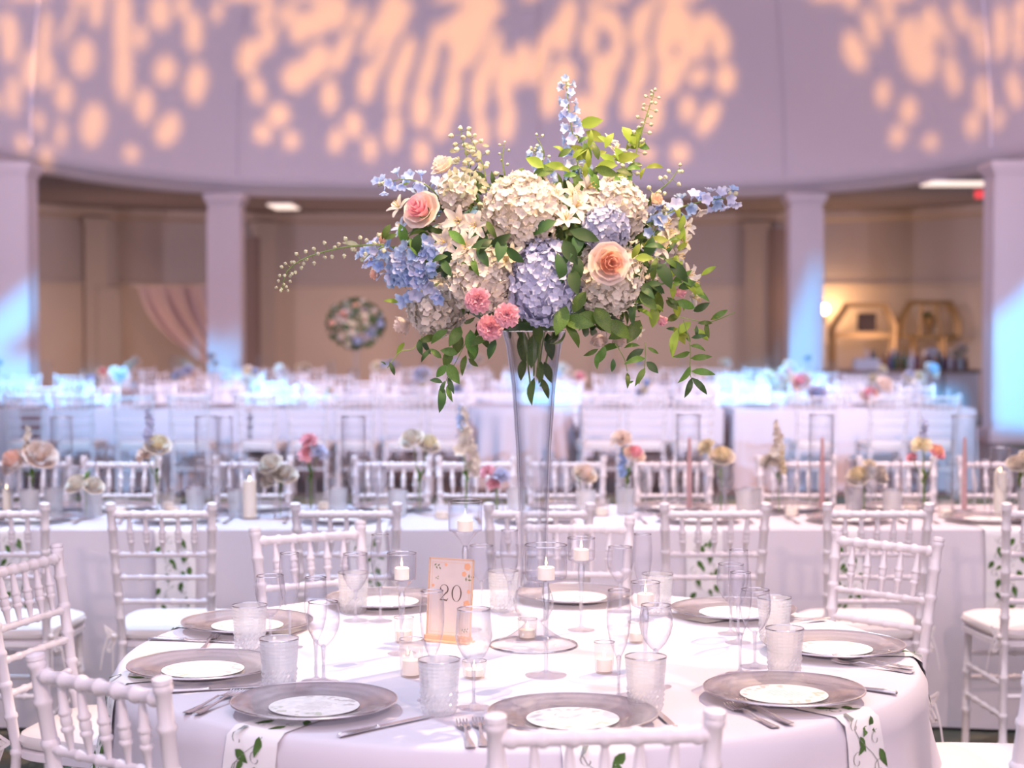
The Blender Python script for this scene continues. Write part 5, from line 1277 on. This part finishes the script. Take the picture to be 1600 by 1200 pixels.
def cyl(px, y0, y1, w_px, base_y, label, candle=None):
    x = tx(px, base_y); r = w_px/2/FPX*base_y; h = ony(px, y0, base_y).z-ZT
    t = thing('cylinder_vase', label, 'vase', (x, base_y, ZT)); b = MB(); b.lathe([(.0005, .001), (r*.97, .001), (r, .004), (r, h)], 28); ob('glass_wall', b.mesh('glass_wall', M['vglass']), t)
    b = MB(); b.tube([(r*math.cos(2*PI*k/24), r*math.sin(2*PI*k/24), h) for k in range(25)], .0018, 5, caps=False); ob('rim', b.mesh('rim', M['rim']), t)
    if candle == 'taper':
        hc = ony(px, 685, base_y).z-ZT; c = thing('taper_candle', 'rose taper candle inside the '+label, 'candle', (x+r*.1, base_y, ZT+.005)); b = MB(); b.lathe([(.001, 0), (.0115, 0), (.0105, hc*.6), (.0065, hc-.004), (.001, hc)], 12); ob('wax', b.mesh('wax', M['taper']), c); b = MB(); b.tube([(0, 0, hc), (0, 0, hc+.008)], .0007, 4); ob('wick', b.mesh('wick', M['dark']), c)
    if candle == 'pillar':
        c = thing('pillar_candle', 'white pillar candle inside the '+label, 'candle', (x, base_y, ZT+.005)); hc = h*.62; b = MB(); b.lathe([(.001, 0), (r*.62, 0), (r*.62, hc), (r*.5, hc+.002), (.001, hc-.003)], 20); ob('wax', b.mesh('wax', M['wax']), c); b = MB(); b.lathe([(.0003, hc), (.003, hc+.005), (.0026, hc+.010), (.0003, hc+.02)], 8); ob('flame', b.mesh('flame', M['flame']), c)
for (px, y0, w_, y, l, c) in [(95, 652, 34, 6.9, 'tall cylinder vase at the left of the long table', None), (322, 651, 36, 6.9, 'tall cylinder vase behind the second chair', None), (352, 652, 22, 7.0, 'narrow cylinder vase behind the second chair', None), (552, 651, 38, 6.9, 'tall cylinder vase left of the lisianthus', None),
    (1076, 648, 38, 6.9, 'tall cylinder vase right of the trumpet vase', 'taper'), (1284, 648, 38, 6.9, 'tall cylinder vase above the pair of overlapping chairs', 'taper'), (1507, 650, 38, 6.9, 'tall cylinder vase at the right of the long table', 'taper'),
    (389, 718, 34, 6.62, 'short hurricane glass left of the white roses', 'pillar'), (1565, 699, 32, 6.75, 'short hurricane glass at the right edge', 'pillar'), (8, 742, 20, 6.75, 'short hurricane glass at the left edge', 'pillar')]:
    cyl(px, y0, 0, w_, y, l, c)
for i, (px, y) in enumerate([(185, 6.72), (260, 6.95), (268, 6.75), (505, 6.95), (600, 6.72), (690, 6.6), (940, 6.72), (1168, 6.85), (1238, 6.7), (1395, 6.85), (1425, 6.8), (1480, 6.66)]):
    t = thing('votive_candle_holder', 'clear votive on the runner line of the long second table, %s from the left' % ordl(i), 'votive', (tx(px, y), y, ZT)); b = MB(); b.lathe([(.0005, 0), (.030, 0), (.034, .07)], 20); ob('cup', b.mesh('cup', M['votive']), t)
    b = MB(); b.lathe([(.001, .004), (.024, .004), (.024, .03), (.001, .03)], 14); c = thing('tealight', 'tealight in the votive on the long second table, %s from the left' % ordl(i), 'candle', (tx(px, y), y, ZT)); ob('wax', b.mesh('wax', M['wax']), c)

# ------------------------------------------------------------------ third row and beyond
rnd = random.Random(77)
GL3 = MB(); 
for q in (WINE,): pass
def far_glass(name, prof_, m, n=10): b = MB(); b.lathe(prof_, n); return b.mesh(name, m)
FW = far_glass('far_wine_glass', [(.03, 0), (.004, .006), (.004, .07), (.022, .09), (.034, .12), (.031, .175)], M['cutglass'])
FT = far_glass('far_tumbler', [(.001, .002), (.033, .002), (.041, .108)], M['pressed'])
FP = far_glass('far_plate', [(.001, .004), (.1, .005), (.165, .018)], M['charger'], 20)
FC = far_glass('far_cylinder', [(.001, .003), (.05, .003), (.05, .36)], M['vglass'], 14)
FN = far_glass('far_menu', [(.001, .009), (.09, .009)], M['menu'], 16)
def far_setting(x, y, s, row):
    for nm, me, dx, dy, lab, cat in [('charger_plate', FP, 0, 0, 'silver charger plate', 'plate'), ('wine_glass', FW, .13, .2, 'clear wine glass', 'glass'), ('pressed_tumbler', FT, .21, .16, 'pressed glass tumbler', 'tumbler'), ('menu_card', FN, 0, 0, 'round white menu card', 'menu card')]:
        o = ob(nm, me, None, (x+s*dx, y+s*dy, ZT)); tag(o, '%s on the tables in the %s row' % (lab, row), cat, '%ss in the %s row' % (lab, row))
FFK = [('petal_white', 'petal_white'), ('petal_blush', 'petal_blush'), ('petal_pink', 'petal_blush'), ('petal_yellow', 'petal_white'), ('petal_lav', 'petal_lav'), ('petal_pale', 'petal_white')]
def far_posy(x, y, row, hh=None, s=1, label=None, grp='small posies on the far tables', z0=None):
    z0 = z0 or ZT
    h = hh or rnd.uniform(.16, .30)
    t = thing('posy', label or 'small pastel posy in a bud vase in the %s row' % row, 'flowers', (x, y, z0), 0, grp)
    b = MB(); b.lathe([(.001, .002), (.025, .002), (.028, .03), (.012, .09), (.014, .12)], 10); v = tag(ob('bud_vase', b.mesh('bud_vase', M['vglass']), None, (x, y, z0)), 'small bud vase on the tables in the %s row' % row, 'vase', 'bud vases in the %s row' % row)
    b = MB(); b.tube([(0, 0, .01), (0, 0, h)], .002, 4); ob('stem', b.mesh('stem', M['stem']), t)
    for k in range(rnd.choice([2, 3, 3])):
        a = rnd.choice(FFK); R = rnd.uniform(.035, .06)*s; p = Vector((rnd.uniform(-.06, .06)*s, rnd.uniform(-.03, .03), h+rnd.uniform(-.05, .06)*s))
        ob('rose', rosej(*a), t, M4=Matrix.Translation(p) @ orient((p.x*6, -.7, .6), k) @ Matrix.Scale(R, 4))
    ob('leaf', LEAFM['leaf'][0], t, M4=Matrix.Translation((0, 0, h*.7)) @ Matrix.Rotation(rnd.uniform(0, 6), 4, 'Z') @ Matrix.Rotation(.8, 4, 'X') @ Matrix.Scale(.07, 4))
R3 = 15.35
row3 = [(-5.9, -4.55, .765, 'white cloth of the third-row table at the far left'), (-4.35, -2.45, .765, 'white cloth of the third-row table left of the drape column'), (-2.40, -.52, .33, 'short white cloth of the third-row table left of the vase'), (.66, 1.95, .33, 'short white cloth of the third-row table right of the vase'), (2.05, 4.28, .765, 'white cloth of the third-row table at the right end')]
for (a, c, dr, l) in row3: long_table(a, c, R3, R3+1.0, l, dr)
def round_far(x, y, r, label, rz=0):
    t = thing('round_table', 'table under the '+label, 'table', (x, y, 0)); b = MB(); b.lathe([(.001, .72), (r-.03, .72), (r-.03, .755), (.001, .755)], 32); ob('tabletop', b.mesh('tabletop', M['brown']), t); b = MB(); b.lathe([(.3, 0), (.05, .05), (.05, .72)], 12); ob('leg', b.mesh('leg', M['brown']), t)
    n = 120; vs = []; zs = [(.001, TZ), (r, TZ), (r+.01, TZ-.01), (r+.015, TZ-.1), (r+.03, TZ-.35), (r+.05, .012)]
    for (q, z) in zs:
        for i in range(n): f = smooth1((TZ-z)/.6); rr2 = q+f*.05*math.sin(i*2*PI/n*16+math.sin(i*.11)); vs.append((rr2*math.cos(2*PI*i/n), rr2*math.sin(2*PI*i/n), z))
    fs = [(j*n+i, (j+1)*n+i, (j+1)*n+(i+1) % n, j*n+(i+1) % n) for j in range(len(zs)-1) for i in range(n)]
    b = MB(); b.add(vs, fs); o = ob('tablecloth', b.mesh('tablecloth', M['cloth'], 'full'), None, (x, y, 0)); tag(o, label, 'tablecloth')
round_far(.07, 16.0, .50, 'peach-lit round cloth with deep folds behind the vase')
G3 = 'white chairs along the third row of tables'
for i, px in enumerate([30, 110, 205, 290, 400, 478, 552, 626, 700, 940, 1012, 1084, 1282, 1392, 1475]):
    y = 14.95; far_chair(tx(px, 14.6), y, rnd.uniform(-.06, .06), 'white chair with its back to the camera in the third row, %s from the left' % ordl(i), G3)
for i, px in enumerate([60, 150, 240, 345, 430, 500, 570, 640, 710, 880, 960, 1030, 1100, 1180, 1330, 1440]):
    y = 16.75; far_chair(tx(px, y), y, PI+rnd.uniform(-.06, .06), 'white chair beyond the third-row tables facing the camera, %s from the left' % ordl(i), G3)
for x0, x1, dr, l in row3:
    n = max(1, round((x1-x0)/.62))
    for k in range(n):
        x = x0+(k+.5)*(x1-x0)/n; far_setting(x, R3+.2, 1, 'third'); far_setting(x, R3+.8, -1, 'third')
        if k % 2 == 0: far_posy(x+.3, R3+.5, 'third')
        o = ob('cylinder_vase', FC, None, (x-.05, R3+.48, ZT)); tag(o, 'clear cylinder vase on the third-row tables', 'vase', 'cylinder vases in the third row')
for ri, (Y, rw, tabs, cs) in enumerate([(19.2, 'fourth', [(-6.4, -4.6), (-4.1, -1.3), (-.9, 1.5), (1.9, 4.6)], 30), (22.6, 'fifth', [(-5.6, -2.6), (-1.9, .9), (1.5, 4.4)], 34)]):
    g = 'white chairs along the %s row of tables' % rw
    for ti, (a, c) in enumerate(tabs):
        long_table(a, c, Y, Y+1.0, 'white cloth of the %s-row table, %s from the left' % (rw, ordl(ti)))
        n = round((c-a)/.56)
        for k in range(n):
            x = a+(k+.5)*(c-a)/n
            far_chair(x+rnd.uniform(-.05, .05), Y-.33, rnd.uniform(-.1, .1), 'white chair in the near line of the %s row of tables' % rw, g)
            far_chair(x+rnd.uniform(-.05, .05), Y+1.33, PI+rnd.uniform(-.1, .1), 'white chair in the far line of the %s row of tables' % rw, g+', far side')
            far_setting(x, Y+.2, 1, rw)
            if k % 2 == 0: far_posy(x, Y+.5, rw, None, 1.25)
            else: o = ob('cylinder_vase', FC, None, (x, Y+.5, ZT)); tag(o, 'clear cylinder vase on the %s-row tables' % rw, 'vase', 'cylinder vases in the %s row' % rw)
# taller blooms that stand out above the far tables
for (px, py, Y, l) in [(395, 598, 19.7, 'cream and green bloom above the far tables left of centre'), (660, 600, 19.7, 'pale blue and white bloom under the trailing vine'), (1195, 595, 19.7, 'peach bouquet above the far tables right of the vase'), (1232, 600, 19.95, 'white bouquet beside the peach one'),
                       (290, 588, 19.7, 'white bloom near the rose drape'), (120, 600, 19.7, 'white and blue bloom at the left'), (900, 600, 19.7, 'white bloom just right of the vase'), (1270, 617, 15.9, 'pink bloom in front of the bar'), (1365, 618, 15.9, 'lilac bloom in front of the bar'), (1442, 592, 19.7, 'teal and white bouquet in front of the bar')]:
    h = ony(px, py, Y).z-ZT; far_posy(tx(px, Y), Y, 'fourth', h, 1.9, l, None)
# second big arrangement far behind, in a tall vase
X5 = tx(556, 19.7); z5 = ony(556, 506, 19.7).z
t = thing('tall_glass_vase', 'tall clear vase of the far arrangement left of centre', 'vase', (X5, 19.7, ZT)); b = MB(); b.lathe([(.12, 0), (.03, .04), (.03, .1), (.05, .5), (.08, z5-.28-ZT)], 20); ob('body', b.mesh('body', M['vglass']), t)
t = thing('flower_arrangement', 'blurred far arrangement of peach and cream flowers left of centre', 'flowers', (X5, 19.7, z5))
for k in range(26):
    z = 1-2*(k+.5)/26; a = k*2.4; s = math.sqrt(1-z*z); d = Vector((s*math.cos(a), s*math.sin(a), z)); m = [('petal_blush', 'petal_yellow'), ('petal_white', 'petal_white'), ('petal_peach', 'petal_blush'), ('petal_lav', 'petal_lav'), ('petal_white', 'petal_blush')][k % 5]
    ob('rose', rosej(*m), t, M4=Matrix.Translation((d.x*.27, d.y*.2, d.z*.22)) @ orient(d) @ Matrix.Scale(.07, 4))
fo = MB()
for k in range(260):
    d = Vector((rnd.gauss(0, 1), rnd.gauss(0, 1), rnd.gauss(0, 1))).normalized(); q = LEAFB[k % 3]; fo.add(q.v, q.f, Matrix.Translation((d.x*.30, d.y*.22, d.z*.25)) @ orient(d, k) @ Matrix.Rotation(.6, 4, 'X') @ Matrix.Scale(.10, 4))
o = ob('foliage', fo.mesh('foliage', M['leaf_dark']), t); o['kind'] = 'stuff'

# ------------------------------------------------------------------ drape, bar, mirrors, lamps
def wallY(px):
    x, y, r, _ = onwall(px, inset=.25); return y
YD = 29.55
def drape_pt(u, v):
    # u along the sweep (0 = outer top-left edge .. 1 = inner), v down the fall
    x0, y0 = 214+u*128, 447
    xe, ye = 345+u*2, 586-u*50
    t = v; px = x0+(xe-x0)*t; sag = math.sin(PI*t*.5)
    py = y0+(ye-y0)*(t**(1.0+.5*u))
    px -= (1-u)*32*math.sin(PI*t)*(1-.3*t)
    fold = .10*math.sin(u*26+t*2)*math.sin(PI*min(t+.1, 1))
    p = ony(px, py+4*math.sin(u*26)*t, YD-fold-.1*t); return tuple(p)
b = MB(); b.grid(drape_pt, 60, 24)
o = ob('wall_drape', b.mesh('wall_drape', M['drape'], 'full')); tag(o, 'rose-coloured drape swagged from the wall beside the second column', 'drape')
b = MB(); b.tube([ony(205, 445, YD-.02), ony(350, 445, YD-.02)], .03, 8); o = ob('drape_rod', b.mesh('drape_rod', M['pilaster'])); tag(o, 'horizontal rod carrying the rose drape', 'rod')
# bar
YB = 26.6
def pt(px, py, Y): return ony(px, py, Y)
bx0, bx1 = tx(1300, YB), tx(1532, YB); zb = ony(1400, 578, YB).z
t = thing('bar_counter', 'draped bar counter between the columns at the right', 'bar', ((bx0+bx1)/2, YB+.35, 0))
hw = (bx1-bx0)/2; b = MB(); b.box(-hw-.04, hw+.04, -.40, .40, zb-.05, zb); ob('countertop', b.mesh('countertop', M['brown'], False), t)
for k in range(4):
    b = MB(); a = -hw+k*hw/2; b.box(a+.02, a+hw/2-.02, -.36, .36, 0, zb-.05); b.box(a+.10, a+hw/2-.10, -.375, -.36, .12, zb-.15); ob('front_panel', b.mesh('front_panel', M['column'], False), t)
BO = MB(); BO.lathe([(.001, 0), (.037, 0), (.038, .006), (.038, .17), (.030, .20), (.014, .225), (.013, .29), (.015, .295), (.015, .305), (.001, .305)], 12)
BOM = {k: BO.mesh('bottle', M['bottle_'+k]) for k in ('wine', 'green', 'blue', 'clear', 'amber')}
for k in range(40):
    px = 1352+k*4.2; o = ob('bottle', BOM[rnd.choice(['wine', 'green', 'blue', 'clear', 'amber', 'wine'])], None, (tx(px, YB+.2), YB+.12+rnd.uniform(0, .45), zb), (0, 0, 0), rnd.uniform(.7, 1.1)); tag(o, 'spirit bottle in the row on the bar counter', 'bottle', 'bottles on the bar counter')
b = MB(); b.box(-.2, .2, -.12, .12, 0, .16); b.box(-.17, .17, -.09, .09, .16, .18); o = ob('ice_bin', b.mesh('ice_bin', M['bottle_clear'], False), None, (tx(1357, YB), YB+.15, zb)); tag(o, 'pale box on the left of the bar counter', 'box')
b = MB(); b.ball((0, 0, .22), .15, 14, 9, (1, .6, .9)); b.lathe([(.08, 0), (.03, .03), (.03, .1)], 12); o = ob('drinks_dispenser', b.mesh('drinks_dispenser', M['bottle_clear']), None, (tx(1459, YB+.5), YB+.6, zb)); tag(o, 'round pale dispenser on the bar counter', 'dispenser')
far_posy(tx(1503, YB), YB+.2, 'bar', .25, 2.0, 'pastel bouquet at the right end of the bar', None, zb)
def frame_shelf(pts, bars, Y, label, extra):
    base = ony(sum(p[0] for p in pts)/len(pts), pts[0][1], Y); o0 = Vector((base.x, Y, 0)); t = thing('display_shelf', label, 'shelf', tuple(o0))
    P = [ony(x, y, Y)-o0 for x, y in pts]; P = [Vector((P[0].x, P[0].y, .0))]+P+[Vector((P[-1].x, P[-1].y, 0))]
    for dy in (0, .3):
        b = MB(); b.tube([p+Vector((0, dy, 0)) for p in P], .045, 6); ob('frame', b.mesh('frame', M['gold']), t)
    for (x0, y0, x1, y1) in bars:
        p, q = ony(x0, y0, Y)-o0, ony(x1, y1, Y)-o0; b = MB()
        if abs(x1-x0) > abs(y1-y0): b.box(p.x, q.x, 0, .3, p.z-.045, p.z+.045); ob('shelf_board', b.mesh('shelf_board', M['gold'], False), t)
        else: b.tube([p, q], .035, 6); ob('upright', b.mesh('upright', M['gold']), t)
YS = 28.9
frame_shelf([(1303, 553), (1303, 512), (1326, 477), (1385, 477), (1400, 508), (1397, 553)], [(1304, 524, 1398, 524)], YS, 'gold framed display shelf left of its twin behind the bar', None)
frame_shelf([(1430, 560), (1430, 527), (1410, 527), (1411, 502), (1426, 473), (1486, 473), (1500, 503), (1498, 527), (1476, 527), (1476, 560)], [(1411, 526, 1498, 526), (1441, 474, 1437, 526), (1462, 474, 1470, 526)], YS, 'gold framed display shelf right of its twin behind the bar', None)
p = ony(1354, 522, YS+.15); b = MB(); b.box(-.16, .16, -.03, .03, 0, .32); b.box(-.12, .12, -.04, -.03, .04, .28); o = ob('picture', b.mesh('picture', M['dark'], False), None, (p.x, p.y, p.z+.045)); tag(o, 'small dark framed picture on the left gold shelf', 'picture')
p = ony(1452, 524, YS+.15); t = thing('ornament', 'green and gold ornament on the right gold shelf', 'ornament', (p.x, p.y, p.z+.045)); b = MB(); b.lathe([(.09, 0), (.03, .05), (.10, .15), (.12, .24), (.05, .32)], 12); ob('urn', b.mesh('urn', M['gold']), t)
for k in range(9): ob('leaf', LEAFM['leaf'][k % 3], t, M4=Matrix.Translation((-.05, 0, .2)) @ Matrix.Rotation(k*.7, 4, 'Z') @ Matrix.Rotation(.8, 4, 'X') @ Matrix.Scale(.22, 4))
# lamps
x, y, r, _ = onwall(1287, inset=.12); p = ony(1287, 483, y-.1)
t = thing('wall_sconce', 'glowing wall sconce left of the gold shelves', 'lamp', (p.x, y-.0, p.z)); b = MB(); b.ball((0, -.18, .0), .085, 14, 10); ob('globe', b.mesh('globe', M['lamp']), t)
b = MB(); b.tube([(0, .05, -.16), (0, -.12, -.18), (0, -.18, -.08)], .02, 6); b.lathe([(.06, 0), (.07, .02), (.05, .03)], 12, Matrix.Translation((0, -.02, -.18)) @ Matrix.Rotation(PI/2, 4, 'X')); ob('bracket', b.mesh('bracket', M['gold']), t)
point('sconce_light', (p.x, y-.42, p.z+.05), 11, (1, .58, .24), .08)
def ceil_strip(px, py, w_, d_, label, Y):
    p = ony(px, py, Y); t = thing('ceiling_light', label, 'ceiling light', (p.x, Y, SOFZ)); b = MB(); b.box(-w_/2, w_/2, -d_/2, d_/2, -.05, -.012); ob('diffuser', b.mesh('diffuser', M['ceil_lamp'], False), t); b = MB(); b.box(-w_/2-.03, w_/2+.03, -d_/2-.03, d_/2+.03, -.03, -.0); ob('housing', b.mesh('housing', M['trim'], False), t)
ceil_strip(443, 312, .42, 1.1, 'small ceiling light right of the second column', 29.6)
ceil_strip(1500, 290, 1.0, .7, 'long ceiling light beside the red sign at the right', 24.8)
p = ony(1531, 291, 25.5); t = thing('exit_sign', 'small glowing red sign hanging under the ceiling at the right', 'sign', (p.x, 25.5, SOFZ)); b = MB(); b.box(-.07, .07, -.03, .03, -.20, -.08); ob('lit_face', b.mesh('lit_face', M['exit'], False), t); b = MB(); b.tube([(0, 0, -.06), (0, 0, 0)], .012, 6); ob('hanger', b.mesh('hanger', M['dark']), t)
p = ony(51, 442, 27.9)
for (py, l) in [(442, 'upper'), (512, 'lower')]:
    xx, yy, r, _ = onwall(51, inset=.06); q = ony(51, py, yy-.06); b = MB(); b.box(-.05, .05, -.05, .05, -.16, .16); b.ball((0, -.06, .10), .05, 8, 6); b.ball((0, -.06, -.10), .05, 8, 6); o = ob('door_hinge', b.mesh('door_hinge', M['dark']), None, tuple(q)); tag(o, l+' small dark fitting on the wall by the left column', 'fitting')

# ------------------------------------------------------------------ labels of look-alikes: told apart by their order
UN = ['', 'first', 'second', 'third', 'fourth', 'fifth', 'sixth', 'seventh', 'eighth', 'ninth']; TENS = ['', '', 'twenty', 'thirty', 'forty', 'fifty', 'sixty']
def ordinal(n): return ORD[n] if n < 19 else (TENS[(n+1)//10]+'-'+UN[(n+1) % 10] if (n+1) % 10 else {20: 'twentieth', 30: 'thirtieth', 40: 'fortieth', 50: 'fiftieth', 60: 'sixtieth'}[n+1])
same = {}
for o in COL.objects:
    if 'category' in o and 'label' in o: same.setdefault(o['label'], []).append(o)
for lab, os_ in same.items():
    if len(os_) < 2: continue
    os_.sort(key=lambda o: (o.location.x/max(o.location.y, .1), o.location.y))
    for i, o in enumerate(os_): o['label'] = '%s, %s from the left' % (lab, ordinal(i))
